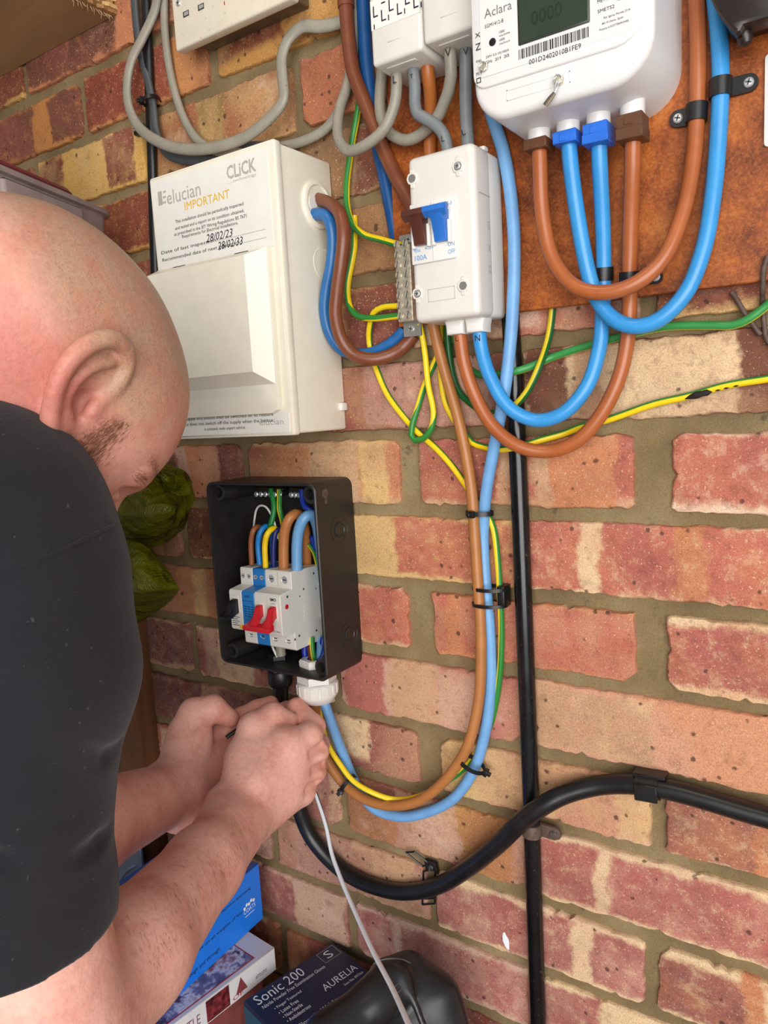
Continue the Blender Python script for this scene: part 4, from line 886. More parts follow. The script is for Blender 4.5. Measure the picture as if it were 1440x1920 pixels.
# ------------------------------------------------------------------ thick black cable and its fixings
SC = [(527, 1270, -32), (526, 1330, -32), (530, 1400, -30), (540, 1455, -26), (557, 1505, -22), (582, 1567, -17), (624, 1617, -13), (666, 1647, -11), (728, 1669, -11), (770, 1672, -11), (820, 1661, -12), (874, 1630, -17), (937, 1580, -25), (978, 1540, -29), (1020, 1509, -27), (1062, 1488, -20), (1127, 1472, -12), (1193, 1471, -11), (1260, 1482, -11), (1327, 1500, -11), (1393, 1520, -11), (1446, 1535, -11), (1500, 1552, -11)]
cable('power_cable', 'thick black cable sweeping in an S curve along the brick wall', ext(SC, 0, 330), 8.6, M['blackrubber'], 'cable', n=20)
ck = thing('cable_clip', 'square black clip gripping the thick black cable at the right', 'clip', A(1215, 1470, 0), 'black cable clips on the wall')
ccp = A(1216, 1474, -11); ax = (A(1260, 1482, -11) - A(1193, 1471, -11)).normalized()
o = MB(); ring(o, ccp, ax, V(0, 0, 1), 9.0, 9.0, 19, 1.3); o.build('strap', M['black'], ck)
mm = Matrix.Rotation(-math.atan2(ax.z, ax.x), 4, 'Y'); mm.translation = ccp
MB().box(-12, 15, -4, 9.5, 8.4, 11.5, .6, 1, mat=mm).build('base', M['black'], ck); MB().box(-9.5, 9.5, -11.5, -9.4, -9, 6, .8, 1, mat=mm).build('latch', M['black'], ck)
# ladder style strap clip under the dip of the cable
lt = thing('cable_clip', 'open black ladder strap hanging unfastened under the thick cable dip', 'clip', A(805, 1630, 0), 'black cable clips on the wall')
def frame(parent, nm, pts, r=1.0, close=True):
    P = wpts(pts); P = P + [P[0]] if close else P; o = MB()
    for a_, b_ in zip(P[:-1], P[1:]): o.tube([a_, b_], r, 6)
    return o.build(nm, M['black'], parent)
frame(lt, 'upper_strap', [(761, 1598, -8), (777, 1597, -8), (806, 1620, -4), (792, 1624, -4)])
frame(lt, 'lower_strap', [(794, 1634, -1.8), (816, 1628, -1.8), (815, 1694, -1.8), (792, 1696, -1.8)])
frame(lt, 'rung', [(793, 1676, -1.8), (815, 1674, -1.8)], 1.0, False); frame(lt, 'rung', [(793, 1685, -1.8), (815, 1684, -1.8)], 1.0, False)
pg = A(807, 1625, -4); MB().prism([(pg.x - 7, pg.z + 6), (pg.x + 7, pg.z + 6), (pg.x + 9, pg.z - 6), (pg.x + 6, pg.z - 3), (pg.x - 5, pg.z - 5)], -5.5, -.6, 'y', .8, 2).build('anchor', M['black'], lt); crosshead(lt, (pg.x + 1, -5.5, pg.z), 3.6, plastic('dull_screw', (70, 68, 66), .5, .1, metal=.7), 'slot')
SW = [(556, 1440, -34), (583, 1468, -40), (600, 1512, -50), (612, 1552, -60), (622, 1600, -74), (642, 1655, -94), (668, 1715, -120), (700, 1785, -155), (735, 1852, -190), (768, 1925, -228), (785, 1965, -245)]
swm, nt, b_ = newmat('bare_tinned_wire'); at_ = nd(nt, 'ShaderNodeAttribute', attribute_name='stripe'); nt.links.new(mix(nt, sstep(nt, at_.outputs['Fac'], -.5, -.3), srgb(60, 62, 68), srgb(226, 232, 238)), b_.inputs['Base Color']); b_.inputs['Roughness'].default_value = .4
cable('thin_wire', 'thin black and white wire dangling from the hand past the glove box', ext(SW, 0, 110), 2.1, swm, 'wire', n=10, yc=[(0, 1.0), (.3, -1.0), (1, -1.1)])
# paint dab, old cord, plate, fuse carrier
pb_ = A(948, 1765, -2); o = MB(); n = 18; rp = random.Random(2); vs = []
for h, sc_ in ((.9, 1.0), (-.5, .75)):
    for i in range(n): q = 2 * math.pi * i / n; k = sc_ * (1 + .12 * rp.uniform(-1, 1)); vs.append(V(pb_.x + 3.6 * k * math.cos(q) - 3 * math.sin(q) * .45, -2.0 + h, pb_.z + 9.5 * k * math.sin(q)))
o.add(vs, [tuple(range(n)), tuple(range(2 * n - 1, n - 1, -1))] + [(i, (i + 1) % n, n + (i + 1) % n, n + i) for i in range(n)]); o.build('paint_dab', M['whiteink'], wall_back)
cable('old_cord', 'short weathered cord end hanging at the right edge under the board', [(1372, 548, -4), (1382, 562, -5), (1398, 590, -6), (1426, 628, -4)], 1.8, M['rusty'], 'cord')
cable('old_cord', 'dark bent cord hooking up at the far right below the white plate', [(1440, 480, -19), (1433, 500, -19), (1430, 540, -14), (1430, 575, -3), (1432, 600, -3), (1440, 640, -4), (1470, 660, -4)], 1.9, M['rusty'], 'cord')
cp = A(1433, 188, -16); pl_ = MB().prism(rrect(308, 400, 189, 249, 3, 4), -17.5, -15.1, 'y', .5, 2); tag(pl_.build('wall_plate', M['white']), 'white rounded plate on the board at the right edge', 'plate')
fc = thing('fuse_carrier', 'dark brown bakelite fuse carrier at the top right corner', 'fuse holder', (320, -15, 262))
bk = plastic('bakelite', (40, 30, 26), .35, .15)
def px(u, v, y=-45): q = A(u, v, y); return (q.x, q.z)
MB().prism([px(1334, -20), px(1337, 8), px(1352, 36), px(1372, 62), px(1386, 76), px(1394, 72), px(1400, 60), px(1412, 57), px(1445, 47), px(1520, 30), px(1520, -60), px(1334, -60)], -58, -40, 'y', 2, 2).build('body', bk, fc)
MB().box(288, 420, -41, -15.3, 262, 400, 2, 2).build('base', bk, fc)
MB().box(300, 405, -46, -40.5, 290, 385, 2, 2).build('cover', bk, fc)
for z in (282, 392): crosshead(fc, (352, -41, z), 4, M['rusty'], 'slot')
q = px(1392, 66); MB().lathe([(5, 0), (5, 9), (3.5, 12), (.1, 12)], V(q[0], -44, q[1] + 6), (.2, 0, -1), 12).build('lug', bk, fc)
# ------------------------------------------------------------------ black enclosure with breakers
BX0, BX1, BZ0, BZ1, BF = -224.5, -73.5, -243, -42, -62
en = thing('enclosure_box', 'open black plastic enclosure with breakers and coloured wires inside', 'enclosure', (-149, -30, -243))
o = MB(); k = None; vs = []; fs = []
rings = [(0, -0.8, 9), (0, BF + 1, 9), (1.0, BF, 8.5), (2.6, BF, 7.5), (3.2, BF + 1.5, 7), (4.2, -4.5, 6)]
for ins, y, r in rings:
    P = rrect(BX0 + ins, BX1 - ins, BZ0 + ins, BZ1 - ins, r, 6); k = len(P); vs += [(p[0], y, p[1]) for p in P]
for a in range(len(rings) - 1):
    for j in range(k): fs.append((a * k + j, a * k + (j + 1) % k, (a + 1) * k + (j + 1) % k, (a + 1) * k + j))
fs.append(tuple(range(k))); fs.append(tuple((len(rings) - 1) * k + j for j in range(k))[::-1]); o.add(vs, fs); o.build('shell', M['boxblack'], en, 35)
for (x, z) in ((BX0 + 12, BZ1 - 12), (BX1 - 12, BZ1 - 12), (BX0 + 12, BZ0 + 12), (BX1 - 12, BZ0 + 12)):
    p_ = MB().lathe([(9.5, 0), (9.2, 50), (8.6, 51), (5.6, 51), (5.2, 49), (5.0, 40), (.1, 40)], V(x, -4.5, z), (0, -1, 0), 22).build('screw_post', M['boxblack'], en)
    MB().lathe([(3.6, 0), (3.6, 4), (2.2, 4), (2.0, 1), (.1, 1)], V(x, -46, z), (0, -1, 0), 16).build('insert', M['black'], p_)
for (y, z) in ((-27, -93), (-21, -204)):
    kn = MB().lathe([(14, 0), (14, .35), (13.2, .4), (13, .1), (.1, .1)], V(BX1, y, z), (1, 0, 0), 30).build('knockout', M['boxblack'], en)
    MB().lathe([(8, 0), (8, .8), (7, 1.4), (6.4, .6), (.1, .6)], V(BX1, y, z), (1, 0, 0), 26).build('knockout_centre', M['boxblack'], kn)
MB().prism([(-50, -50), (-44, -49), (-41, -54), (-44, -58), (-44, -64), (-48, -64), (-48, -58), (-52, -55)], BX1 - .1, BX1 + .25, 'x').build('scuff', M['rusty'], en)
# breakers
rail = MB().box(-205, -82, -13, -5, -193, -188, .4, 1); rail.box(-205, -82, -13, -5, -158, -153, .4, 1); rail.box(-205, -82, -7, -5, -190, -155, .3, 1); rail.build('mounting_rail', M['zinc'], en)
prof = [(-9, -136), (-55, -134), (-56, -135), (-56.5, -152), (-73.5, -154), (-75, -156), (-75, -195), (-73.5, -197), (-57, -198.5), (-56.5, -216), (-55, -217.5), (-9, -217.5), (-9, -200), (-5, -198), (-5, -150), (-9, -148)]
BW = plastic('breaker_white', (222, 220, 212), .4, .02, bumps=.1); BB = plastic('breaker_blue', (34, 122, 196), .38, .03)
def breaker(name, x0, x1, mat, label=None):
    o = MB().prism(prof, x0 + .15, x1 - .15, 'x', .5, 1); b = o.build(name, mat, en)
    if label: b['label'] = label
    return b
def hole(x, y, z, r, p_):
    h = MB().lathe([(r, 0), (r * .98, .3), (r * .8, -.5), (r * .75, -2), (.1, -2)], V(x, y, z), (0, -1, 0), 18).build('terminal_screw', M['zinc'], p_)
    MB().box(x - r * .55, x + r * .55, y - .35, y + .4, z - r * .12, z + r * .12).build('screw_slot', M['blackink'], h)
X = -117.0
b1 = breaker('main_switch', X - 36, X, BW, 'white two pole main switch with red levers')
b2 = breaker('surge_module', X - 54, X - 36, BB, 'bright blue breaker module')
b3 = breaker('single_breaker', X - 72, X - 54, BW, 'white breaker with a black lever')
MB().box(X - 18.2, X - 17.9, -75.2, -74.8, -195, -156).build('module_joint', M['greyink'], b1)
MB().box(X - 18.2, X - 17.9, -56.9, -56.2, -151, -135.5).build('module_joint', M['greyink'], b1)
for x in (X - 27, X - 9): hole(x, -56.5, -143, 4.0, b1); hole(x, -56.7, -207, 3.8, b1)
for x in (X - 49.5, X - 40.5): hole(x, -56.5, -143, 2.6, b2)
for x in (X - 67.5, X - 59): hole(x, -56.5, -143, 2.6, b3)
hole(X - 45, -56.7, -207, 3.4, b2); hole(X - 62, -56.7, -207, 3.4, b3)
RD = plastic('red_lever', (206, 34, 44), .3, .03)
for x in (X - 27, X - 9):
    MB().box(x - 4.2, x + 4.2, -75.6, -74.9, -181, -164, .3, 1).build('lever_slot', M['white'], b1)
lv_ = MB()
for x in (X - 27, X - 9):
    lv_.prism([(-75, -166), (-79, -166.5), (-82, -169), (-83, -173), (-87, -179), (-90, -183), (-88, -188), (-84, -184), (-78, -179), (-75, -178)], x - 3.2, x + 3.2, 'x', .5, 2)
    lv_.prism([(-83, -178), (-88, -181), (-91, -185), (-89, -189), (-85, -186)], x - 5.5, x + 5.5, 'x', .6, 2)
lv_.prism([(-84, -183), (-92, -184.5), (-93.5, -187), (-92.5, -189.5), (-85, -188)], X - 38, X - 2, 'x', .6, 2); lv_.build('lever', RD, b1)
MB().lathe([(2.6, 0), (2.5, .4), (.1, .5)], V(X - .1, -66, -168), (1, 0, 0), 16).build('indicator', RD, b1)
for (y, z, r) in ((-20, -143, 1.3), (-38, -156, 1.2), (-64, -158, 1.4), (-22, -205, 1.3), (-50, -203, 1.3), (-45, -162, .9), (-18, -160, .9), (-57, -205, 1.2)): MB().lathe([(r, 0), (r, .2), (.1, .2)], V(X - .1, y, z), (1, 0, 0), 10).build('rivet', M['dkgrey'], b1)
for i in range(4): MB().box(X - .1, X + .15, -40, -37, -176 - i * 5, -173 - i * 5, .1, 1).build('embossed_digit', BW, b1)
text('IMO', b1, M['navyink'], V(X - 13.5, -75, -161), R_, U_, 8, 3.2, bold=.03); text('100A', b1, M['navyink'], V(X - 12, -75, -164.6), R_, U_, 5, 1.6)
text('IMO', b2, M['navyink'], V(X - 49, -75, -161), R_, U_, 7, 3)
for i in range(3):
    for j in range(5): MB().box(X - 51 + i * 5, X - 47.5 + i * 5, -75.15, -74.9, -170.5 - j * 2.6, -169.8 - j * 2.6).build('print_line', M['navyink'], b2)
MB().box(X - 53, X - 37, -75.12, -74.9, -164.4, -164).build('print_line', M['navyink'], b2); MB().box(X - 47, X - 39, -75.2, -74.9, -190.5, -188.5).build('print_line', M['navyink'], b2)
text('230V 50Hz', b1, M['navyink'], V(X - 14, -75, -193.5), R_, U_, 11, 1.7)
MB().box(X - 66.5, X - 58, -75.6, -74.9, -178, -160, .3, 1).build('lever_slot', M['white'], b3)
MB().prism([(-75, -163), (-80, -164), (-84, -168), (-88, -174), (-94, -178), (-93, -182), (-84, -181), (-75, -178)], X - 66, X - 58.5, 'x', .7, 2).build('lever', M['black'], b3)
MB().prism([(-86, -174), (-95, -178), (-95, -181.5), (-85, -181)], X - 69, X - 57, 'x', .6, 2).build('lever_tip', M['black'], b3)
for j in range(5): MB().box(X - 70, X - 59 - (j % 2) * 3, -75.15, -74.9, -183.5 - j * 2.2, -182.9 - j * 2.2).build('print_line', M['blackink'], b3)
MB().box(X - 60, X - 55, -75.5, -74.9, -195, -191, .2, 1).build('test_button', M['yellowink'], b3)
# terminal strips under the top edge
for (u0, u1) in ((478, 530), (543, 566)):
    a = A(u0, 913, -26); b = A(u1, 913, -26); st_ = MB().box(a.x, b.x, -28, -16, -60, -53, .6, 1).build('terminal_strip', M['black'], en)
    nn_ = max(3, int((b.x - a.x) / 6.5))
    for i in range(nn_):
        x = a.x + 3.2 + (b.x - a.x - 6.4) * i / (nn_ - 1); crosshead(st_, (x, -28, -58.5), 2.9, M['zinc'], 'slot')
    MB().box(a.x, b.x, -26, -20, -55.5, -52, .3, 1).build('brass_bar', plastic('brass', (150, 110, 60), .35, .1, metal=1.0), st_)
# wires inside
def wire(nm, pts, r, mat, n=10): return MB().tube(wpts(pts), r, n, step=3).build(nm, mat, en, 60)
wire('brown_tail', [(532, 1066, -44), (532, 1020, -44), (535, 992, -44), (543, 972, -42), (553, 964, -36), (562, 967, -28), (571, 990, -20), (575, 1050, -14), (578, 1120, -11)], 5.4, plastic('tail_tan2', (182, 116, 62), .4, .04), 14)
wire('blue_tail', [(557, 1068, -44), (557, 1020, -44), (561, 992, -44), (570, 972, -42), (582, 965, -36), (592, 978, -26), (598, 1005, -18), (604, 1053, -12), (610, 1120, -10)], 5.6, plastic('tail_pale2', (110, 164, 214), .42, .04), 14)
wire('brown_wire', [(472, 1058, -46), (471, 1012, -46), (476, 993, -45), (484, 988, -38), (492, 998, -28), (496, 1050, -20)], 2.9, plastic('wire_brown', (150, 88, 54), .4))
wire('blue_wire', [(487, 1058, -46), (484, 1020, -46), (488, 998, -45), (498, 987, -38), (508, 998, -28), (512, 1050, -20)], 3.0, plastic('wire_blue', (30, 130, 206), .4))
wire('yellow_wire', [(498, 1064, -48), (497, 1020, -48), (502, 1000, -47), (512, 991, -40), (524, 1000, -30), (530, 1050, -20)], 3.1, plastic('wire_yellow', (246, 208, 14), .4))
wire('navy_wire', [(513, 1064, -42), (513, 1020, -42), (517, 998, -40), (526, 992, -34), (536, 1004, -26)], 2.8, plastic('wire_navy', (30, 40, 110), .4))
wire('green_wire', [(508, 918, -27), (511, 930, -29), (514, 953, -32), (508, 983, -36), (500, 1004, -36)], 3.0, plastic('wire_green', (30, 128, 56), .4))
wire('earth_wire', [(524, 918, -27), (524, 935, -29), (524, 955, -32), (529, 974, -30), (533, 1000, -24)], 2.9, EARTH)
wire('white_wire', [(475, 1000, -24), (477, 975, -26), (481, 955, -28), (488, 948, -30), (498, 950, -31), (508, 964, -32), (516, 985, -33), (521, 1010, -32)], 1.2, M['white'])
NB = plastic('wire_royal', (24, 52, 160), .36)
wire('neutral_wire', [(566, 918, -30), (567, 935, -32), (572, 950, -34), (584, 958, -32), (596, 966, -24), (604, 1000, -14)], 3.0, NB)
wire('neutral_wire', [(596, 900, -12), (600, 960, -11), (604, 1010, -12), (594, 1030, -14), (584, 1006, -20)], 3.0, NB)
wire('earth_wire', [(578, 1020, -20), (588, 1035, -16), (595, 1060, -12), (600, 1100, -10)], 2.2, EARTH)
wire('neutral_wire', [(573, 1200, -30), (571, 1225, -32), (577, 1242, -34), (588, 1246, -34), (603, 1232, -28), (612, 1205, -20), (612, 1170, -14)], 3.2, NB)
wire('neutral_wire', [(580, 1200, -26), (580, 1228, -28), (588, 1240, -30), (600, 1225, -24), (606, 1195, -18)], 3.0, NB)
wire('brown_tail', [(580, 1195, -22), (583, 1220, -28), (590, 1255, -32)], 4.0, M['tail_dkbrown'])
wire('earth_wire', [(585, 1195, -30), (586, 1220, -34), (592, 1250, -33)], 2.8, EARTH)
wire('blue_tail', [(600, 1195, -14), (600, 1225, -26), (598, 1255, -32)], 4.2, plastic('tail_pale2', (110, 164, 214)))
wire('white_wire', [(508, 1205, -40), (514, 1220, -42), (520, 1232, -42)], 1.3, M['white'])
# inner ends of the glands
gx = A(596, 1300, -32).x; gb = A(527, 1288, -32).x
MB().lathe([(17, 0), (17.5, 2), (17.5, 7), (16, 8.5), (11, 8.5), (11, 3), (.1, 3)], V(gx, -32, BZ0 + 3), (0, 0, 1), 6).build('lock_nut', M['white'], en, 20)
MB().lathe([(12, 0), (12.5, 1), (12.5, 6), (11, 7), (6, 7), (6, 2), (.1, 2)], V(gb, -32, BZ0 + 3), (0, 0, 1), 6).build('lock_nut', M['black'], en, 20)
MB().lathe([(5.5, 0), (5.2, 14), (3, 16), (.1, 16)], V(gb + 9, -38, BZ0 + 10), (0, 0, 1), 14).build('cable_end', M['grey'], en)
g1 = thing('cable_gland', 'large white ribbed cable gland under the enclosure', 'cable gland', (gx, -32, BZ0 - 40), 'cable glands')
MB().lathe([(15, 0), (15, 5), (20.5, 5.2), (21, 7), (21, 13), (20.5, 14)], V(gx, -32, BZ0 - .2), (0, 0, -1), 6).build('hex_body', M['white'], g1, 20)
cap = MB().lathe([(20.5, 13), (21.8, 14.5), (21.8, 27), (20.5, 29), (17, 35), (12.5, 37), (11.5, 36), (.1, 35)], V(gx, -32, BZ0 - .2), (0, 0, -1), 32).build('dome_nut', M['white'], g1)
for i in range(16):
    q = 2 * math.pi * i / 16; d = V(math.cos(q), math.sin(q), 0); c = V(gx, -32, BZ0 - 21) + d * 21.6
    mm = Matrix.Rotation(q, 4, 'Z'); mm.translation = c; MB().box(-.5, .7, -1.6, 1.6, -5.5, 5.5, .4, 1, mat=mm).build('grip_rib', M['white'], cap)
g2 = thing('cable_gland', 'small black cable gland under the enclosure gripping the thick cable', 'cable gland', (gb, -32, BZ0 - 34), 'cable glands')
MB().lathe([(11, 0), (11, 3), (13.5, 3.2), (13.5, 9), (12.8, 10)], V(gb, -32, BZ0 - .2), (0, 0, -1), 6).build('hex_body', M['black'], g2, 20)
MB().lathe([(12.8, 9.5), (13.6, 11), (13.4, 23), (12, 27), (9.5, 29), (9, 28), (.1, 27)], V(gb, -32, BZ0 - .2), (0, 0, -1), 28).build('dome_nut', M['black'], g2)
MB().tube(wpts([(545, 1310, -34), (552, 1310, -36), (558, 1316, -37), (554, 1322, -37)]), .9, 8, step=1).build('wire_hook', M['black'], g2)

# ------------------------------------------------------------------ green tarpaulin bag behind the shoulder
def bag_mat():
    m, nt, b = newmat('green_tarpaulin'); tc = nd(nt, 'ShaderNodeTexCoord'); n1 = noise(nt, 16, 4, .6, tc.outputs['Object']); n2 = noise(nt, 60, 4, .6, tc.outputs['Object'])
    wv = nd(nt, 'ShaderNodeTexWave'); wv.inputs['Scale'].default_value = 130; wv.inputs['Distortion'].default_value = 2.0; nt.links.new(tc.outputs['Object'], wv.inputs[0])
    r = ramp(nt, n1.outputs[0], [(.3, srgb(104, 108, 14)), (.55, srgb(138, 140, 28)), (.8, srgb(160, 160, 46))])
    nt.links.new(r.outputs[0], b.inputs['Base Color']); b.inputs['Roughness'].default_value = .2
    vq = nd(nt, 'ShaderNodeTexVoronoi'); vq.inputs['Scale'].default_value = 26; wq = nd(nt, 'ShaderNodeVectorMath', operation='ADD'); nt.links.new(tc.outputs['Object'], wq.inputs[0]); sq_ = nd(nt, 'ShaderNodeVectorMath', operation='SCALE'); nt.links.new(n1.outputs['Color'], sq_.inputs[0]); sq_.inputs['Scale'].default_value = .05; nt.links.new(sq_.outputs[0], wq.inputs[1]); nt.links.new(wq.outputs[0], vq.inputs['Vector'])
    bump(nt, b, mth(nt, 'ADD', mth(nt, 'MULTIPLY', wv.outputs[0], .06), mth(nt, 'ADD', mth(nt, 'MULTIPLY', n2.outputs[0], .5), mth(nt, 'MULTIPLY', vq.outputs['Distance'], 1.6))), .9, .011); return m
BAG = bag_mat()
def patch(net, nu=28, nv=28, crease=0.0, seed=1, thick=1.2):
    """smooth sheet through a net of (u, v, y) pixel points"""
    W = [[A(*p) for p in row] for row in net]; rows = []
    for row in W: rows.append(resample(row, nu))
    cols = [resample([rows[i][j] for i in range(len(rows))], nv) for j in range(nu)]
    r_ = np.random.RandomState(seed); ph = r_.rand(6) * 6.28; o = MB(); vs = []
    for j in range(nu):
        for i in range(nv):
            p = cols[j][i]; a, b = j / nu, i / nv
            wa = a + .06 * math.sin(9 * b + ph[3]); wb_ = b + .07 * math.sin(8 * a + ph[4]); h = crease * (1.2 * abs(math.sin(6 * wa + 4 * wb_ + ph[0])) ** .8 + .9 * abs(math.sin(9 * wb_ - 7 * wa + ph[1])) + .6 * abs(math.sin(15 * wa + 12 * wb_ + ph[2])) + .35 * abs(math.sin(29 * wa - 21 * wb_ + ph[5]))); h *= min(1.0, 14 * min(a, 1 - a, b, 1 - b) + .05); vs.append(p + V(0, -h, h * .3))
    fs = [(j * nv + i, j * nv + i + 1, (j + 1) * nv + i + 1, (j + 1) * nv + i) for j in range(nu - 1) for i in range(nv - 1)]
    n = len(vs); bmx = bmesh.new(); bv = [bmx.verts.new(v) for v in vs]
    for f in fs: bmx.faces.new([bv[i] for i in f])
    bmesh.ops.solidify(bmx, geom=bmx.faces[:], thickness=thick); o.bm(bmx); return o
def resample(P, n):
    Q, _ = smooth(P, 1, 1.5); L = [0]
    for a, b in zip(Q[:-1], Q[1:]): L.append(L[-1] + (b - a).length)
    out = []; k = 0
    for i in range(n):
        t = L[-1] * i / (n - 1)
        while k < len(L) - 2 and L[k + 1] < t: k += 1
        f = (t - L[k]) / max(L[k + 1] - L[k], 1e-6); out.append(Q[k].lerp(Q[k + 1], min(max(f, 0), 1)))
    return out
bg = thing('tarpaulin_bag', 'crumpled glossy olive green tarpaulin bag behind the black shirt shoulder', 'bag', A(270, 1170, -30))
patch([[(150, 830, -30), (250, 850, -40), (305, 868, -50), (345, 882, -40), (362, 905, -14)],
       [(140, 900, -50), (230, 905, -75), (295, 920, -70), (345, 925, -50), (368, 935, -14)],
       [(140, 960, -60), (220, 955, -90), (285, 965, -90), (335, 960, -70), (362, 955, -20)],
       [(140, 990, -50), (215, 985, -80), (280, 990, -85), (330, 985, -60), (352, 985, -20)],
       [(140, 1010, -30), (225, 1012, -45), (285, 1028, -50), (310, 1020, -35), (320, 1015, -12)]], 70, 70, 6, 3).build('upper_fold', BAG, bg, 30)
patch([[(285, 868, -60), (310, 880, -72), (345, 882, -60)], [(296, 880, -70), (318, 898, -88), (352, 898, -66)], [(308, 905, -60), (330, 928, -74), (366, 930, -50)]], 30, 30, 3, 5).build('collar_fold', BAG, bg, 30)
patch([[(140, 1005, -40), (215, 1008, -70), (270, 1015, -80), (295, 1040, -70)],
       [(140, 1050, -60), (215, 1050, -90), (275, 1050, -100), (315, 1065, -80)],
       [(140, 1100, -60), (220, 1100, -95), (290, 1100, -105), (339, 1102, -80)],
       [(140, 1130, -55), (220, 1130, -85), (285, 1124, -90), (336, 1112, -70)]], 64, 64, 4.5, 8).build('lower_fold', BAG, bg, 30)
patch([[(140, 1126, -60), (220, 1128, -85), (285, 1122, -88), (336, 1110, -68)], [(140, 1150, -40), (220, 1148, -50), (280, 1140, -50), (328, 1122, -45)], [(160, 1190, -15), (235, 1180, -20), (262, 1168, -20), (300, 1145, -18)]], 36, 36, 2.5, 11).build('underside', BAG, bg, 30)

fl_m, nt_, fb_ = newmat('concrete'); tcx = nd(nt_, 'ShaderNodeTexCoord'); nx_ = noise(nt_, 6, 6, .6, tcx.outputs['Object']); nt_.links.new(ramp(nt_, nx_.outputs[0], [(.3, srgb(140, 136, 130)), (.7, srgb(172, 168, 160))]).outputs[0], fb_.inputs['Base Color']); fb_.inputs['Roughness'].default_value = .85
structure(MB().box(-2600, 2600, -4200, 110, -1550, -1450).build('floor', fl_m))
# ------------------------------------------------------------------ bench and what lies on it
BT = -655.0
bn = thing('workbench', 'plank workbench top carrying the stacked boxes', 'bench', (-150, -250, BT - 40))
BWD = wood_material('bench_wood', (98, 72, 48), (148, 112, 76), 4, 50, 50)
for i in range(4): MB().box(-800, 420, -20 - 118 * (i + 1) + 6, -20 - 118 * i + 4 - (2 if i == 0 else 0), BT - 36, BT, 2, 1).build('plank', BWD, bn)
for (x, y) in ((-780, -40), (400, -40), (-780, -470), (400, -470)): MB().box(x - 35, x + 15, y - 20, y + 20, -1450, BT - 36.5, 2, 1).build('leg', BWD, bn)
POST = wood_material('post_wood', (84, 52, 30), (128, 84, 50), 50, 50, 3)
pt = MB().box(-472, -424, -40, -1.5, BT + .2, -200, 2, 2); tag(pt.build('wooden_post', POST), 'dark upright timber post against the wall left of the hands', 'post')
def carton(name, label, org, d, L, W, z0, z1, mats, bev=.8):
    """org: wall side right top corner; d: unit vector along the right side toward the camera; mats: body"""
    t = thing(name, label, 'box', (org.x, org.y, z0)); d = Vector((d[0], d[1], 0)).normalized(); n = V(d.y, -d.x, 0)
    if n.x > 0: n = -n
    mm = Matrix((d, n, V(0, 0, 1))).transposed().to_4x4(); mm.translation = V(org.x, org.y, 0)
    MB().box(0, L, 0, W, z0, z1, bev, 1, mat=mm).build('carton', mats, t); return t, d, n
bxo = V(-221, -33, 0)
bl, d, n = carton('glove_box', 'bright blue cardboard box on top of the jigsaw box', bxo, (.05, -1), 235, 125, -571.5, -500, plastic('blue_card', (24, 124, 238), .4, .03))
def P3(o_, d_, n_, a, b, z): return V(o_.x, o_.y, 0) + d_ * a + n_ * b + V(0, 0, z)
o = MB(); q = [P3(bxo, d, n, 1, 1, -499.7), P3(bxo, d, n, 234, 1, -499.7), P3(bxo, d, n, 234, 124, -499.7), P3(bxo, d, n, 1, 124, -499.7)]
o.add(q, [(0, 1, 2, 3)]); top = o.build('top_print', plastic('navy_card', (48, 84, 164), .4, .03), bl)
text('No Cord', top, M['whiteink'], P3(bxo, d, n, 10, 9, -499.6), d * 1.0, n, 75, 17)
side = bl
sn = -n
def side_text(parent, o_, d_, n_, body, a, z, w_, h_, mat, off=.3): # printed on the right hand side, reading from the camera end to the wall
    return text(body, parent, mat, P3(o_, d_, n_, a, 0, z), -d_, V(0, 0, 1), w_, h_, off=off)
side_text(bl, bxo, d, n, 'COATS', 32, -547, 20, 5, M['whiteink'])
hs = MB(); b0 = P3(bxo, d, n, 28, -.3, -540)
for i, (a_, z_) in enumerate(((0, 0), (4, 2.5), (8, 1.5), (12, 3.5), (16, 1.5))): c = P3(bxo, d, n, 30 - a_, -.3, -540 + z_); hs.lathe([(2.2, 0), (1.6, .25), (.1, .3)], c, sn, 7)
hs.build('logo_mark', M['whiteink'], bl); side_text(bl, bxo, d, n, '_______', 30, -551, 16, .8, M['whiteink'])
for i, (a, z, w_, s_) in enumerate(((118, -523, 100, 'Multi purpose thread for machine or hand sewing'), (118, -543, 90, 'for use on all weights of fabric'), (150, -563, 76, 'colours through and through'))): side_text(bl, bxo, d, n, s_, a, z, w_, 4.2 if i < 2 else 6, M['navyink'])
pzo = V(-176, -63, 0)
def puzzle_mat():
    m, nt, b = newmat('jigsaw_print'); tc = nd(nt, 'ShaderNodeTexCoord'); n1 = noise(nt, 26, 5, .65, tc.outputs['Object']); n2 = noise(nt, 60, 5, .7, tc.outputs['Object'])
    r = ramp(nt, n1.outputs[0], [(.3, srgb(60, 58, 92)), (.45, srgb(116, 112, 148)), (.52, srgb(208, 210, 222)), (.6, srgb(150, 100, 110)), (.75, srgb(96, 62, 70))])
    nt.links.new(mix(nt, sstep(nt, n2.outputs[0], .55, .66), r.outputs[0], srgb(70, 50, 60)), b.inputs['Base Color']); b.inputs['Roughness'].default_value = .35; return m
PZM = puzzle_mat()
pz, d, n = carton('jigsaw_box', 'white jigsaw box with a picture lid under the bright blue box', pzo, (-.11, -1), 260, 210, -600, -572, plastic('white_card', (214, 212, 214), .42, .03))
o = MB(); o.add([P3(pzo, d, n, 26, 7, -571.8), P3(pzo, d, n, 170, 7, -571.8), P3(pzo, d, n, 170, 200, -571.8), P3(pzo, d, n, 26, 200, -571.8)], [(0, 1, 2, 3)]); o.build('lid_picture', PZM, pz)
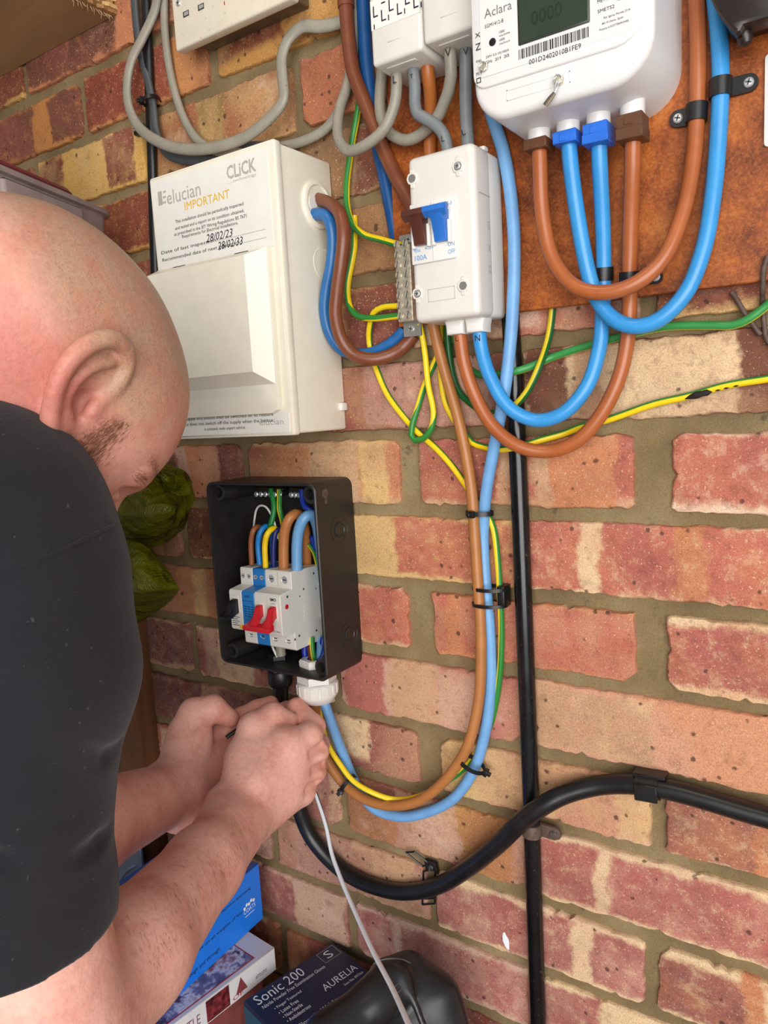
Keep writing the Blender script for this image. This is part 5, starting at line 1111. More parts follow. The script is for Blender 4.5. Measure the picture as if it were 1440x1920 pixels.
o = MB(); o.add([P3(pzo, d, n, 24.5, 5.5, -571.9), P3(pzo, d, n, 171.5, 5.5, -571.9), P3(pzo, d, n, 171.5, 201.5, -571.9), P3(pzo, d, n, 24.5, 201.5, -571.9)], [(0, 1, 2, 3)]); o.build('picture_border', M['redink'], pz)
text('BLENHEIM', pz, ink('grey_violet_ink', (110, 100, 130)), P3(pzo, d, n, 200, 26, -571.7), n, -d, 110, 15)
o = MB(); o.add([P3(pzo, d, n, 66, -.3, -598), P3(pzo, d, n, 96, -.3, -598), P3(pzo, d, n, 96, -.3, -574), P3(pzo, d, n, 66, -.3, -574)], [(0, 1, 2, 3)]); o.build('side_picture', plastic('crimson_picture', (120, 44, 48), .4, .5, scale=140), pz)
side_text(pz, pzo, d, n, 'THE BATTLE', 160, -592, 56, 11, ink('violet_ink', (128, 92, 120)))
side_text(pz, pzo, d, n, 'OF', 62, -597, 14, 5, M['redink'])
tri = MB(); tri.add([P3(pzo, d, n, 58, -.35, -593), P3(pzo, d, n, 42, -.35, -593), P3(pzo, d, n, 50, -.35, -576)], [(0, 1, 2)]); tri.build('logo_mark', plastic('maroon_ink', (130, 60, 64), .5), pz)
side_text(pz, pzo, d, n, '072272', 30, -592, 16, 3.5, M['blackink'])
rd, d2, n2_ = carton('red_box', 'worn reddish box at the bottom of the stack of boxes', V(-190, -72, 0), (-.11, -1), 230, 190, BT + .3, -600.3, plastic('red_card', (132, 70, 66), .5, .12))
sno = V(-137 + 233, -6 - 58, 0)
SND = Vector((-29, -117, 0)).normalized()
sn_, d, n = carton('glove_box', 'navy blue box of nitrile gloves beside the black hose tool', V(-137 + 233, -8 - 58, 0), SND, 121, 240, BT + .3, -588, plastic('navy_box', (18, 36, 68), .35, .05))
og = V(-137 + 233, -8 - 58, 0)
def toptext(body, a, b, w_, h_, mat, shear=0): return text(body, sn_, mat, P3(og, d, n, a, b, -587.9), -d, n, w_, h_, shear=shear)
toptext('Sonic 200', 113, 222, 62, 14, M['whiteink'], .05)
toptext('Nitrile Powder Free Examination Gloves', 112, 214, 82, 5, M['whiteink'], .1)
for i, s_ in enumerate(('• Finger Textured', '• Latex Free', '• Non-Sterile', '• Ambidextrous')): toptext(s_, 104, 203 - i * 7.5, (34, 24, 24, 29)[i], 5, M['whiteink'])
toptext('AURELIA', 52, 186, 46, 10, M['whiteink'], .1); toptext('Item No. 897764', 32, 177, 26, 3.6, M['whiteink'])
toptext('100 Gloves by Weight', 112, 165, 62, 7, M['whiteink'], .1)
toptext('S', 20, 222, 9, 12, M['whiteink']); fr_ = MB()
for (a0, a1, b0, b1) in ((3, 26, 219, 219.6), (3, 26, 236.5, 237), (3, 3.6, 219, 237), (25.5, 26, 219, 237)): fr_.add([P3(og, d, n, a0, b0, -587.85), P3(og, d, n, a1, b0, -587.85), P3(og, d, n, a1, b1, -587.85), P3(og, d, n, a0, b1, -587.85)], [(0, 1, 2, 3)])
fr_.build('size_frame', M['greyink'], sn_)
fl_ = MB(); fl_.add([P3(og, d, n, 121.3, 239, -592), P3(og, d, n, 121.3, 200, -592), P3(og, d, n, 121.3, 210, -640), P3(og, d, n, 121.3, 239, -640)], [(0, 1, 2, 3)]); fl_.build('end_panel', plastic('teal_card', (18, 74, 96), .35, .04), sn_)
# embossed metal tray behind the forearms
tr = thing('metal_tray', 'pale blue grey embossed metal tray standing by the post', 'tray', (-440, -90, BT))
TM = plastic('tray_metal', (150, 170, 196), .3, .08, metal=.5)
t0, t1 = A(196, 1560, -60), A(268, 1545, -60)
mm = Matrix.Rotation(math.radians(0), 4, 'X')
MB().box(-500, -402, -64, -60, BT + .3, t1.z, .8, 1).build('sheet', TM, tr)
for i in range(3):
    x = -486 + i * 30; o = MB(); o.tube([V(x, -64.5, -640), V(x, -64.5, -590), V(x + 22, -64.5, -560), V(x + 44, -64.5, -545)], 2.2, 8, step=4); o.build('rib', TM, tr)

# ------------------------------------------------------------------ implicit surfaces (camera aligned grid, mm)
class SDF:
    def __init__(s, lo, hi, h):
        s.lo = np.array(lo, np.float32); s.h = h; s.n = np.ceil((np.array(hi) - np.array(lo)) / h).astype(int) + 1
        s.d = np.full(s.n, 60.0, np.float32)
    def _blk(s, lo, hi, m):
        a = np.clip(np.floor((np.array(lo) - m - s.lo) / s.h).astype(int), 0, s.n); b = np.clip(np.ceil((np.array(hi) + m - s.lo) / s.h).astype(int) + 1, 0, s.n)
        if (b <= a).any(): return None, None
        ax = [s.lo[i] + s.h * np.arange(a[i], b[i], dtype=np.float32) for i in range(3)]
        return tuple(slice(a[i], b[i]) for i in range(3)), np.meshgrid(*ax, indexing='ij', sparse=True)
    def _put(s, sl, e, k, sub):
        o = s.d[sl]
        if sub: o = -o
        if k > 0: hh_ = np.maximum(k - np.abs(o - e), 0) / k; r = np.minimum(o, e) - hh_ * hh_ * k * .25
        else: r = np.minimum(o, e)
        s.d[sl] = -r if sub else r
    def cone(s, a, b, ra, rb, k=6, sub=False, sq=None):
        a = np.array(a, np.float32); b = np.array(b, np.float32); R = max(ra, rb); m = R + k + 6
        sl, g = s._blk(np.minimum(a, b), np.maximum(a, b), m)
        if sl is None: return s
        ab = b - a; L = max(float(ab @ ab), 1e-6)
        t = np.clip(((g[0] - a[0]) * ab[0] + (g[1] - a[1]) * ab[1] + (g[2] - a[2]) * ab[2]) / L, 0, 1)
        e = np.sqrt((g[0] - a[0] - t * ab[0]) ** 2 + (g[1] - a[1] - t * ab[1]) ** 2 + (g[2] - a[2] - t * ab[2]) ** 2) - (ra + (rb - ra) * t)
        s._put(sl, e.astype(np.float32), k, sub); return s
    def chain(s, pts, rs, k=4, sub=False):
        for i in range(len(pts) - 1): s.cone(pts[i], pts[i + 1], rs[i], rs[i + 1], k, sub)
        return s
    def ell(s, c, axes, radii, k=8, sub=False):
        c = np.array(c, np.float32); R = max(radii); sl, g = s._blk(c, c, R + k + 6)
        if sl is None: return s
        q = [sum((g[j] - c[j]) * np.float32(axes[i][j]) for j in range(3)) for i in range(3)]
        k0 = np.sqrt(sum((q[i] / radii[i]) ** 2 for i in range(3))); k1 = np.sqrt(sum((q[i] / radii[i] ** 2) ** 2 for i in range(3)))
        e = k0 * (k0 - 1) / np.maximum(k1, 1e-6); s._put(sl, e.astype(np.float32), k, sub); return s
    def mesh(s):
        d = s.d; ins = d < 0
        c = np.zeros(np.array(d.shape) - 1, np.uint8)
        for i in (0, 1):
            for j in (0, 1):
                for k in (0, 1): c += ins[i:d.shape[0] - 1 + i, j:d.shape[1] - 1 + j, k:d.shape[2] - 1 + k]
        act = np.argwhere((c > 0) & (c < 8)); idx = np.full(c.shape, -1, np.int32); idx[tuple(act.T)] = np.arange(len(act))
        acc = np.zeros((len(act), 3), np.float32); cnt = np.zeros(len(act), np.float32)
        off = [(i, j, k) for i in (0, 1) for j in (0, 1) for k in (0, 1)]
        val = {o: d[act[:, 0] + o[0], act[:, 1] + o[1], act[:, 2] + o[2]] for o in off}
        for o in off:
            for ax in range(3):
                if o[ax]: continue
                p = list(o); p[ax] = 1; p = tuple(p); va, vb = val[o], val[p]; m = (va < 0) != (vb < 0)
                t = np.where(m, va / np.where(m, va - vb, 1), 0); q = np.array(o, np.float32)[None, :].repeat(len(act), 0); q[:, ax] = t
                acc[m] += q[m]; cnt[m] += 1
        P = (act + acc / cnt[:, None]) * s.h + s.lo
        F = []
        for ax in range(3):
            u, v = [(1, 2), (2, 0), (0, 1)][ax]
            sl0 = [slice(None)] * 3; sl1 = [slice(None)] * 3; sl0[ax] = slice(0, -1); sl1[ax] = slice(1, None)
            A0, A1 = ins[tuple(sl0)], ins[tuple(sl1)]; e = np.argwhere(A0 != A1)
            e = e[(e[:, u] > 0) & (e[:, v] > 0) & (e[:, u] < d.shape[u] - 1) & (e[:, v] < d.shape[v] - 1)]
            if not len(e): continue
            fl = A0[tuple(e.T)]
            def cell(du, dv): q = e.copy(); q[:, u] -= du; q[:, v] -= dv; return idx[tuple(q.T)]
            a, b, cc, dd = cell(1, 1), cell(0, 1), cell(0, 0), cell(1, 0)
            q = np.stack([a, b, cc, dd], 1); q[~fl] = q[~fl][:, ::-1]; F.append(q)
        return P, np.concatenate(F)
def K(u, v, d): return np.array([(u - 720) / FPX * d, (v - 960) / FPX * d, d], np.float32)
def sdf_object(s, name, mat, parent, it=2, attrs=None, keep=True):
    P, F = s.mesh()
    F = F[(F >= 0).all(1)]
    for _ in range(it):      # light smoothing
        acc = np.zeros_like(P); n = np.zeros(len(P), np.float32)
        for a, b in ((0, 1), (1, 2), (2, 3), (3, 0)):
            np.add.at(acc, F[:, a], P[F[:, b]]); np.add.at(n, F[:, a], 1); np.add.at(acc, F[:, b], P[F[:, a]]); np.add.at(n, F[:, b], 1)
        P = P * .5 + acc / np.maximum(n, 1)[:, None] * .5
    W = P @ CR + CP                       # camera axes -> world mm
    W = (W - np.array(worldloc(parent)) / S) * S
    me = bpy.data.meshes.new(name); me.vertices.add(len(P)); me.vertices.foreach_set('co', W.astype(np.float32).ravel())
    me.loops.add(F.size); me.loops.foreach_set('vertex_index', F.astype(np.int32).ravel()); me.polygons.add(len(F))
    me.polygons.foreach_set('loop_start', np.arange(0, F.size, 4, dtype=np.int32)); me.polygons.foreach_set('loop_total', np.full(len(F), 4, np.int32))
    me.update(calc_edges=True); me.validate(); me.polygons.foreach_set('use_smooth', [True] * len(me.polygons))
    if attrs:
        for nm, (tp, arr) in attrs(P).items():
            at = me.attributes.new(nm, tp, 'POINT'); at.data.foreach_set('color' if tp == 'FLOAT_COLOR' else 'value', arr.astype(np.float32).ravel())
    me.materials.append(mat); o = bpy.data.objects.new(name, me); COL.objects.link(o); o.parent = parent; return o, P

# ------------------------------------------------------------------ the electrician
def nrm(v): v = np.array(v, float); return v / np.linalg.norm(v)
HC = K(74, 676, 470)                              # skull centre
hf = nrm((.42, .75, .52)); hu = np.array((.74, -.56, .36)); hu = nrm(hu - hf * (hu @ hf)); hr = np.cross(hf, hu)
def H(f, u, r): return HC + hf * f + hu * u + hr * r
HA = (hf, hu, hr)
body = SDF((-640, -260, 290), (-40, 470, 860), 2.1)
# torso and neck
SHO = K(20, 1040, 405); ELB = K(98, 1968, 425); WRI = K(455, 1535, 690)
CH = np.array((-420, 130, 500.)); NK = H(-88, -150, 0)
body.ell(CH + (0, 90, 10), np.eye(3), (120, 230, 110), 30)
body.cone(CH + (30, -40, 30), SHO, 62, 44, 30)
body.cone(H(-28, -55, 0), H(-84, -170, -4), 60, 64, 26)
body.cone(H(-84, -170, 0), CH + (0, 0, 0), 66, 110, 30)
# head
body.ell(H(0, 0, 0), HA, (94.5, 86, 76), 12); body.ell(H(-28, -8, 0), HA, (72, 74, 74), 20); body.ell(H(42, 2, 0), HA, (54, 62, 64), 24)
FO = 13
body.ell(H(40, -58 + FO * .6, 0), HA, (46, 62, 55), 22)
for s_ in (-1, 1):
    body.cone(H(4, -62, 50 * s_), H(66, -112, 16 * s_), 19, 15, 18)
    body.ell(H(58, -44 + FO, 47 * s_), HA, (24, 15, 15), 14)
    body.cone(H(91, -12 + FO, 8 * s_), H(80, -13 + FO, 44 * s_), 10, 8, 9)
    body.ell(H(95, -30 + FO, 36 * s_), HA, (16, 11, 20), 7, True)
    body.ell(H(77, -31 + FO, 33 * s_), HA, (14, 11.0, 15), 3)
    body.cone(H(91, -26 + FO, 22 * s_), H(84, -27 + FO, 46 * s_), 2.4, 2.0, 3, True)
body.cone(H(92, -20 + FO, 0), H(114, -60 + FO, 0), 7, 10, 8); body.cone(H(100, -64 + FO, -11), H(100, -64 + FO, 11), 7, 7, 5)
body.ell(H(84, -92 + FO, 0), HA, (16, 13, 24), 10); body.ell(H(78, -112, 0), HA, (17, 15, 20), 12); body.cone(H(101, -90 + FO, -16), H(101, -90 + FO, 16), 2.2, 2.2, 2, True)
# ears
def ear(sg):
    E0 = H(16, 2, 68 * sg); eu = nrm(hu * .97 - hf * .24); ef = nrm(hf * .97 + hu * .24); er = hr * sg
    def E(a, b, c=0.0): return E0 + ef * (a * .84) + eu * (b * .94) + er * (c + 6 + (8 - a) * .50)
    bx = (ef * .87 - er * .49, eu, er * .87 + ef * .49)
    body.ell(E(-6, 3, -4), bx, (16, 27, 4.5), 5)
    body.ell(E(-2, -24, -3), bx, (9, 11, 5), 6)
    body.ell(E(-2, 3, 3.5), bx, (11.5, 19, 5.5), 3, True)
    body.ell(E(4, -7, 1), bx, (8, 9.5, 10), 4, True)
    dense = lambda pts: [np.array(q) for q in smooth([Vector(p.tolist()) for p in pts], 1, 2.2)[0]]
    HXp = dense([E(10, 0, -1), E(12, 14, 0), E(8, 27, 0), E(-3, 34, 1), E(-16, 31, 2), E(-24, 20, 2), E(-26, 5, 2), E(-21, -10, 1), E(-13, -21, 0), E(-5, -30, -1)]); body.chain(HXp, list(np.interp(np.linspace(0, 9, len(HXp)), range(10), [3.2, 3.8, 4.0, 4.4, 4.6, 4.6, 4.4, 4.2, 4.2, 4.6])), 2.5)
    AXp = dense([E(-2, 24, -1), E(-11, 14, 0), E(-14, 0, 0), E(-9, -14, -1), E(0, -18, -2)]); body.chain(AXp, [2.7] * len(AXp), 3)
    body.ell(E(10, -5, 0), bx, (4.5, 7, 4.5), 3)
ear(1); ear(-1)
# right arm (near)
def C(*a): return np.array(a, np.float32)
body.cone(SHO, K(-6, 1500, 412), 46, 46, 20); body.cone(K(-6, 1500, 412), ELB, 47, 42, 16)
FM_ = ELB + (WRI - ELB) * .30
body.cone(ELB, FM_, 40, 38.5, 14); body.cone(FM_, ELB + (WRI - ELB) * .7, 38.5, 31, 14); body.cone(ELB + (WRI - ELB) * .7, WRI, 31, 27, 12)
body.cone(K(60, 1810, 430), K(140, 1880, 465), 32, 32, 14)
body.cone(K(425, 1512, 688), K(415, 1560, 660), 21, 24, 12)
# right hand
MC = [K(578, 1382, 748), K(589, 1412, 756), K(585, 1446, 757), K(566, 1484, 748)]
for i, (m_, r_) in enumerate(zip(MC, (14.5, 15, 14, 12.5))):
    body.cone(WRI + (K(470, 1505 + i * 14, 705) - WRI) * .8, m_, 19, r_, 10)
body.cone(K(476, 1468, 705), K(524, 1432, 730), 21, 20, 12)
body.cone(K(540, 1400, 735), K(530, 1470, 735), 18, 18, 12)
TH = [K(446, 1492, 700), K(456, 1418, 722), K(474, 1362, 738), K(510, 1342, 752), K(543, 1351, 764)]
body.chain(TH, [19, 16, 13, 12, 9], 8)
body.cone(K(466, 1440, 715), K(522, 1398, 735), 17, 17, 12)
def finger(sd, pts, rs, k=3.5): sd.chain(pts, rs, k)
finger(body, [MC[0], K(589, 1362, 765), K(556, 1327, 786), K(537, 1330, 806), K(527, 1345, 812)], [12.5, 11.5, 10, 8.5, 7.5])
finger(body, [MC[1], K(597, 1395, 785), K(566, 1372, 808), K(540, 1378, 812)], [13, 11.5, 10, 8.5])
finger(body, [MC[2], K(593, 1436, 785), K(562, 1420, 808), K(536, 1416, 808)], [12.5, 11, 9.5, 8])
finger(body, [MC[3], K(578, 1474, 775), K(552, 1456, 795), K(530, 1448, 795)], [11.5, 10, 8.5, 7.5])
for m_, (du, dv) in zip(MC, ((5, -3), (7, 0), (6, 2), (5, 4))):      # knuckle bumps
    q = m_ + C(du / 1.85, dv / 1.85, -4); body.ell(q, np.eye(3), (7, 7, 8), 9)
for a, b in ((0, 1), (1, 2), (2, 3)): body.cone((MC[a] + MC[b]) / 2 + C(11, 0, -4), (MC[a] + MC[b]) / 2 + C(3, 1, -20), 3.4, 2.2, 9, True)
# left arm and hand (far)
LE, LW = K(0, 1622, 520), K(318, 1488, 725)
body.cone(CH + C(60, -20, 60), LE, 60, 40, 20); body.cone(LE, LE + (LW - LE) * .4, 40, 38, 14); body.cone(LE + (LW - LE) * .4, LW, 38, 29, 14)
body.cone(K(318, 1480, 725), K(345, 1510, 735), 27, 27, 12)
body.ell(K(352, 1408, 757), (nrm((.25, -.95, .2)), nrm((.95, .25, .1)), np.cross(nrm((.25, -.95, .2)), nrm((.95, .25, .1)))), (42, 23, 20), 9)      # thenar mound
body.cone(K(338, 1460, 735), K(350, 1400, 757), 24, 21, 10)
body.chain([K(346, 1372, 762), K(364, 1337, 768), K(399, 1328, 772), K(432, 1347, 776)], [17, 15, 13, 9.5], 5)
body.cone(K(350, 1470, 750), K(430, 1440, 795), 25, 22, 12); body.cone(K(370, 1430, 770), K(430, 1400, 798), 20, 19, 10); body.cone(K(362, 1488, 748), K(430, 1470, 790), 20, 17, 10)
finger(body, [K(412, 1380, 792), K(450, 1346, 800), K(482, 1329, 803), K(508, 1318, 804)], [12.5, 10.5, 9.5, 8])
finger(body, [K(430, 1412, 800), K(475, 1386, 812), K(512, 1372, 818), K(530, 1360, 820)], [12, 10.5, 9, 8])
finger(body, [K(435, 1440, 798), K(480, 1418, 810), K(512, 1404, 816), K(528, 1398, 818)], [12, 10, 9, 7.5])
finger(body, [K(435, 1468, 790), K(475, 1450, 802), K(500, 1440, 806)], [11, 9.5, 8])
body.cone(K(363, 1365, 745), K(385, 1352, 752), 2.6, 1.6, 3, True)

def skin_attrs(P):
    n = len(P); L = (P - HC); f, u, r = L @ hf, L @ hu, L @ hr
    def sm(x, a, b): t = np.clip((x - a) / (b - a), 0, 1); return t * t * (3 - 2 * t)
    base = np.array(srgb(212, 156, 138)[:3]); red = np.array(srgb(180, 100, 88)[:3]); scalp = np.array(srgb(182, 146, 120)[:3]); palm = np.array(srgb(206, 116, 96)[:3]); arm = np.array(srgb(231, 177, 160)[:3])
    col = np.tile(base, (n, 1)); head = sm(P[:, 1], 40, -30) * sm(P[:, 2], 640, 600)
    col = col * head[:, None] + arm * (1 - head[:, None])
    rd = np.clip(sm(u, 10, -30) * sm(f, 40, -30) + 1.0 * np.exp(-((f - 12) ** 2 + (u - 8) ** 2) / 34 ** 2) * sm(r, 50, 74), 0, 1) * head
    col += (red - col) * (rd * .75)[:, None]
    sc = np.clip(sm(u + .25 * f * (f < 0), -6, 24) * sm(f, 84, 40), 0, 1) * head
    col += (scalp - col) * (sc * .95)[:, None]
    sb = np.exp(-((f - 40 - .06 * u) / 8.0) ** 2) * sm(u, 14, 0) * sm(u, -100, -70) * sm(np.abs(r), 20, 45) * head
    sb = np.maximum(sb, .55 * sm(u, -66, -92) * sm(f, -5, 14) * head)
    br_ = np.exp(-((u - 9 - .04 * np.abs(r)) / 4.0) ** 2) * sm(f, 68, 80) * sm(np.abs(r), 8, 14) * head
    hands = (P[:, 2] > 735) & (P[:, 1] < 330)
    col[hands] += (palm - col[hands]) * (.35 * sm(P[hands, 2], 740, 790))[:, None]
    return {'tint': ('FLOAT_COLOR', np.concatenate([col, np.ones((n, 1))], 1)), 'stubble': ('FLOAT', sc), 'beard': ('FLOAT', np.maximum(sb, br_))}
def skin_mat():
    m, nt, b = newmat('skin'); tc = nd(nt, 'ShaderNodeTexCoord'); co = tc.outputs['Object']
    t = nd(nt, 'ShaderNodeAttribute', attribute_name='tint').outputs['Color']; st = nd(nt, 'ShaderNodeAttribute', attribute_name='stubble').outputs['Fac']; bd_ = nd(nt, 'ShaderNodeAttribute', attribute_name='beard').outputs['Fac']
    n1 = noise(nt, 34, 4, .6, co); n2 = noise(nt, 260, 4, .65, co); n3 = noise(nt, 900, 2, .5, co)
    c = mix(nt, mth(nt, 'MULTIPLY', sstep(nt, n1.outputs[0], .42, .7), .38), t, srgb(196, 104, 88))
    g = ramp(nt, n2.outputs[0], [(.3, (.86, .83, .82)), (.5, (1, 1, 1)), (.72, (1.1, 1.08, 1.06))]); c = mix(nt, .8, c, g.outputs[0], 'MULTIPLY')
    dots = sstep(nt, n3.outputs[0], .52, .66)
    c = mix(nt, mth(nt, 'MULTIPLY', mth(nt, 'MULTIPLY', st, dots), .38), c, srgb(120, 100, 84))
    n4 = noise(nt, 420, 3, .6, co)
    c = mix(nt, mth(nt, 'MULTIPLY', bd_, mth(nt, 'ADD', .35, mth(nt, 'MULTIPLY', sstep(nt, n4.outputs[0], .4, .62), .5))), c, srgb(112, 66, 38))
    spots = nd(nt, 'ShaderNodeTexVoronoi'); spots.inputs['Scale'].default_value = 55; nt.links.new(co, spots.inputs['Vector']); sv = nd(nt, 'ShaderNodeSeparateXYZ'); nt.links.new(spots.outputs['Color'], sv.inputs[0])
    fr = mth(nt, 'MULTIPLY', mth(nt, 'GREATER_THAN', sv.outputs[0], .93), mth(nt, 'SUBTRACT', 1.0, sstep(nt, spots.outputs['Distance'], .04, .1))); c = mix(nt, mth(nt, 'MULTIPLY', fr, .5), c, srgb(150, 70, 56))
    nt.links.new(c, b.inputs['Base Color']); b.inputs['Roughness'].default_value = .48; b.inputs['Specular IOR Level'].default_value = .4
    b.inputs['Subsurface Weight'].default_value = .12; b.inputs['Subsurface Radius'].default_value = (.008, .003, .0015); b.inputs['Subsurface Scale'].default_value = .6
    cr = noise(nt, 120, 5, .7, co); bump(nt, b, mth(nt, 'ADD', n2.outputs[0], mth(nt, 'MULTIPLY', cr.outputs[0], 1.2)), .28, .0012); return m
SKIN = skin_mat()
per = thing('person', 'bald man in a black t-shirt bending forward, both hands working at the cable gland', 'person', Vector((CP + (CH + C(0, 330, 10)) @ CR).tolist()))
bo, BP = sdf_object(body, 'body', SKIN, per, 1, skin_attrs)

# ------------------------------------------------------------------ t-shirt
shirt = SDF((-660, -200, 270), (-60, 520, 660), 2.3)
shirt.ell(CH + C(0, 90, 10), np.eye(3), (135, 250, 125), 30)
shirt.cone(CH + C(30, -70, 10), K(-10, 985, 410), 92, 60, 40)
shirt.cone(K(-70, 950, 420), K(8, 1105, 405), 66, 62, 20)
shirt.cone(K(8, 1105, 405), K(24, 1260, 404), 62, 65, 14)
shirt.cone(K(24, 1260, 404), K(6, 1390, 406), 65, 61, 8)
shirt.cone(K(4, 1395, 407), K(-6, 1560, 408), 61, 60, 3)
shirt.cone(K(-6, 1585, 409), K(-4, 1690, 412), 60, 61, 2)
shirt.cone(K(-4, 1690, 412), K(6, 1790, 416), 61, 60, 8)
shirt.chain([K(225, 1555, 415), K(200, 1582, 399), K(150, 1624, 373), K(80, 1634, 358), K(0, 1622, 352), K(-60, 1600, 354)], [6, 8, 8.5, 8, 7, 5], 2, True)
shirt.chain([K(240, 1398, 410), K(212, 1424, 393), K(165, 1414, 367), K(125, 1400, 356)], [5, 6, 4.5, 1.5], 4, True)
# neck opening, sleeve opening
shirt.cone(H(-10, -40, 0), H(-60, -110, -14), 60, 58, 6, True)
shirt.cone(K(-2, 1640, 412), K(60, 1990, 425), 53, 55, 4, True)
axh = nrm(ELB - SHO)
hp = K(6, 1738, 418); sl, g = shirt._blk(hp + C(-160, -20, -160), hp + C(200, 240, 200), 10)
e = (g[0] - hp[0]) * axh[0] + (g[1] - hp[1]) * axh[1] + (g[2] - hp[2]) * axh[2]
side_ok = (g[0] > -290)
o_ = shirt.d[sl]; shirt.d[sl] = np.where(side_ok & (np.abs(e) < 400), np.maximum(o_, e), o_)
def shirt_mat():
    m, nt, b = newmat('black_cotton'); tc = nd(nt, 'ShaderNodeTexCoord'); co = tc.outputs['Object']
    n1 = noise(nt, 12, 4, .6, co); n2 = noise(nt, 700, 3, .6, co); n3 = noise(nt, 190, 2, .5, co)
    r = ramp(nt, n1.outputs[0], [(.3, srgb(28, 27, 32)), (.7, srgb(37, 35, 40))]); c = mix(nt, mth(nt, 'MULTIPLY', sstep(nt, n3.outputs[0], .70, .74), .3), r.outputs[0], srgb(96, 96, 98))
    nt.links.new(c, b.inputs['Base Color']); b.inputs['Roughness'].default_value = .92; b.inputs['Specular IOR Level'].default_value = .15
    b.inputs['Sheen Weight'].default_value = .12; bump(nt, b, mth(nt, 'ADD', n2.outputs[0], mth(nt, 'MULTIPLY', n1.outputs[0], 6)), .35, .0012); return m
SHM = shirt_mat()
so_, SP = sdf_object(shirt, 't_shirt', SHM, per, 2)
def px_of(P): return 720 + FPX * P[:, 0] / P[:, 2], 960 + FPX * P[:, 1] / P[:, 2]
SU, SV = px_of(SP); BU, BV = px_of(BP)
def surf(PU, PV, PP, u, v, rad=6, lift=0.0):
    m_ = (np.abs(PU - u) < rad) & (np.abs(PV - v) < rad)
    if not m_.any(): return None
    q = PP[m_]; z = q[:, 2].min(); q = q[q[:, 2] < z + 6].mean(0); q = K(u, v, q[2] - lift); return Vector((CP + q @ CR).tolist())
sp_ = [surf(SU, SV, SP, u, 1085 - u * .475, 6, .2) for u in range(-10, 215, 8)]
sp_ = [q for q in sp_ if q is not None]
MB().tube(sp_, 1.0, 6, step=6).build('shoulder_seam', SHM, so_, 60)
# short hairs: sideburn and forearms, each set one part
HAIR = plastic('brown_hair', (128, 84, 54), .6, .2); HAIR2 = plastic('arm_hair', (158, 110, 84), .6, .1)
hrng = random.Random(21)
def hairs(name, spots, length, rad, drift, mat=None):
    o = MB()
    for (u, v) in spots:
        p = surf(BU, BV, BP, u, v, 5, -.3)
        if p is None: continue
        d1 = Vector((np.array(drift(u, v)) @ CR).tolist()); L = length * hrng.uniform(.6, 1.3)
        j = V(hrng.uniform(-.3, .3), hrng.uniform(-.3, .3), hrng.uniform(-.3, .3))
        q = p + (d1 + j) * L * .5; e_ = p + (d1 * 1.6 + j) * L * .62
        o.tube([p, q, e_], [rad, rad * .8, rad * .2], 3, step=L, cap=False)
    ob = o.build(name, mat or HAIR, bo, 180); ob['kind'] = 'stuff'; return ob
sp1 = []
while len(sp1) < 850:
    t = hrng.random(); w_ = hrng.gauss(0, 1); cu_, cv_ = 238 - 118 * t, 786 + 104 * t; sp1.append((cu_ + w_ * (8 + 9 * t) + hrng.uniform(-3, 3), cv_ + w_ * (6 + 6 * t)))
hairs('sideburn', sp1, 6, .10, lambda u, v: (-.55, .6, -.35))
sp2 = []
while len(sp2) < 900:
    t = hrng.random(); w_ = hrng.uniform(-1, 1); cu_, cv_ = 455 - 215 * t, 1545 + 235 * t; sp2.append((cu_ + w_ * (38 + 36 * t) * .75, cv_ + w_ * (38 + 36 * t) * .62))
hairs('arm_hair', sp2, 8, .075, lambda u, v: (.35, .45, -.42), HAIR2)
sp3 = []
for i in range(90):
    r = hrng.uniform(12, 50); q = H(96 - .006 * r * r, -12 + FO + hrng.uniform(-1, 5) - .03 * r, r); sp3.append((720 + FPX * q[0] / q[2] + hrng.gauss(0, 7), 960 + FPX * q[1] / q[2] + hrng.gauss(0, 6)))
hairs('eyebrow', sp3, 8, .1, lambda u, v: tuple(-hr * .7 + hf * .2 + hu * .3) if False else tuple(hr * .6 + hf * .35))
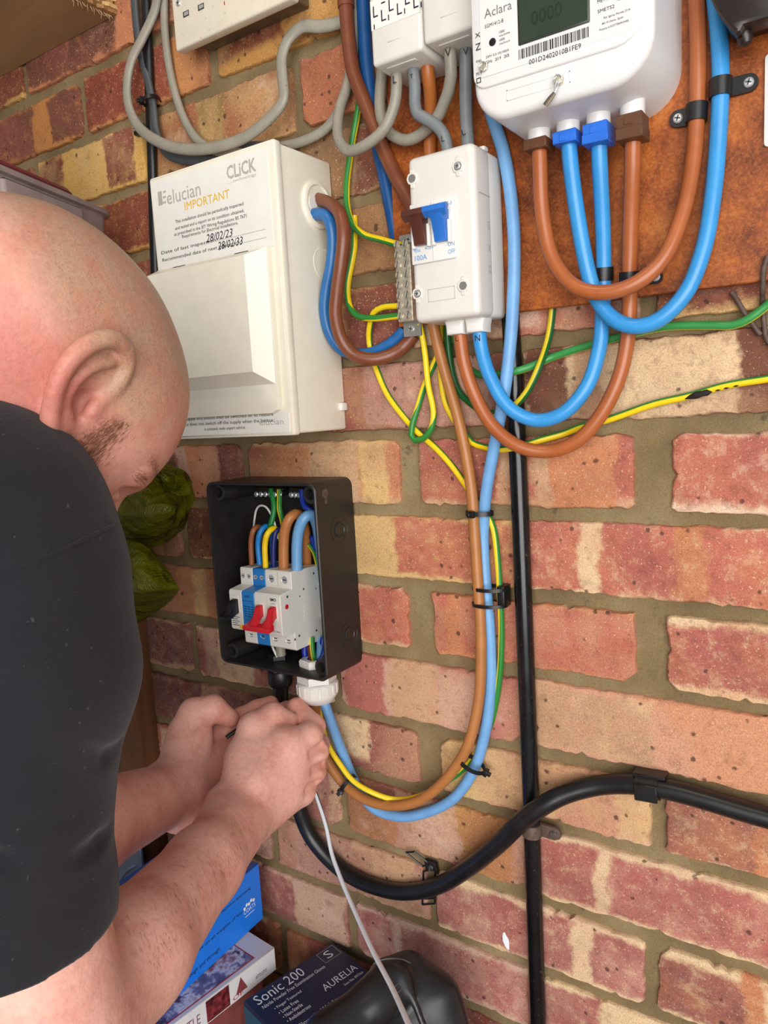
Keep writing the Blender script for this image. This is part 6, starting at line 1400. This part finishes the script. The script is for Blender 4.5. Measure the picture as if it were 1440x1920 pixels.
lt_ = thing('cable_tie', 'loose black cable tie held between the two hands under the enclosure', 'cable tie', AD(470, 1352, 780), 'black cable ties')
MB().tube([AD(424, 1383, 772), AD(448, 1366, 776), AD(476, 1347, 778), AD(500, 1331, 780), AD(520, 1320, 784)], 2.0, 8, flat=(1, .4), step=3).build('strap', M['black'], lt_)
# ------------------------------------------------------------------ black moulded tool lying by the glove box
tool = SDF((-170, 260, 480), (120, 520, 800), 2.2)
TF = .875
def tk(u, v, d): return K(u + 14, v + 4, d * TF)
tool.ell(tk(778, 1905, 805), np.eye(3), (38.5, 49.0, 35.0), 10)                     # big round housing
tool.cone(tk(706, 1822, 800), tk(752, 1812, 812), 13.1, 15.8, 14)
tool.cone(tk(690, 1872, 772), tk(600, 1945, 742), 18.4, 22.8, 14)                   # grip running toward the camera
tool.cone(tk(722, 1840, 782), tk(690, 1872, 770), 17.5, 18.4, 12)
tool.cone(tk(820, 1860, 795), tk(846, 1980, 785), 12.2, 17.5, 14)
tool.cone(tk(742, 1822, 775), tk(790, 1945, 755), 3.1, 3.5, 8)                    # moulded ridge
for i in range(3): tool.cone(tk(650 - i * 16, 1878 + i * 12, 737 - i * 6), tk(676 - i * 16, 1908 + i * 12, 737 - i * 6), 2.3, 2.3, 4, True)
wt = thing('power_tool', 'black moulded plastic tool housing lying against the navy glove box', 'tool', Vector((CP + tk(760, 1930, 790) @ CR).tolist()))
TB_, TPx = sdf_object(tool, 'housing', plastic('tool_black', (34, 34, 37), .36, .12, dirt=.15), wt, 2)
TU, TV = px_of(TPx)
def arc(pts, r, nm, mat):
    q = [surf(TU, TV, TPx, u, v, 7, .2) for u, v in pts]; q = [x for x in q if x is not None]
    if len(q) > 2: MB().tube(q, r, 6, step=3).build(nm, mat, wt, 60)
arc([(700, 1808), (715, 1800), (735, 1797), (755, 1799), (770, 1806)], .7, 'seam_line', M['dkgrey'])
arc([(740, 1850), (748, 1842), (755, 1848), (750, 1858), (743, 1862)], .5, 'moulded_mark', M['dkgrey'])
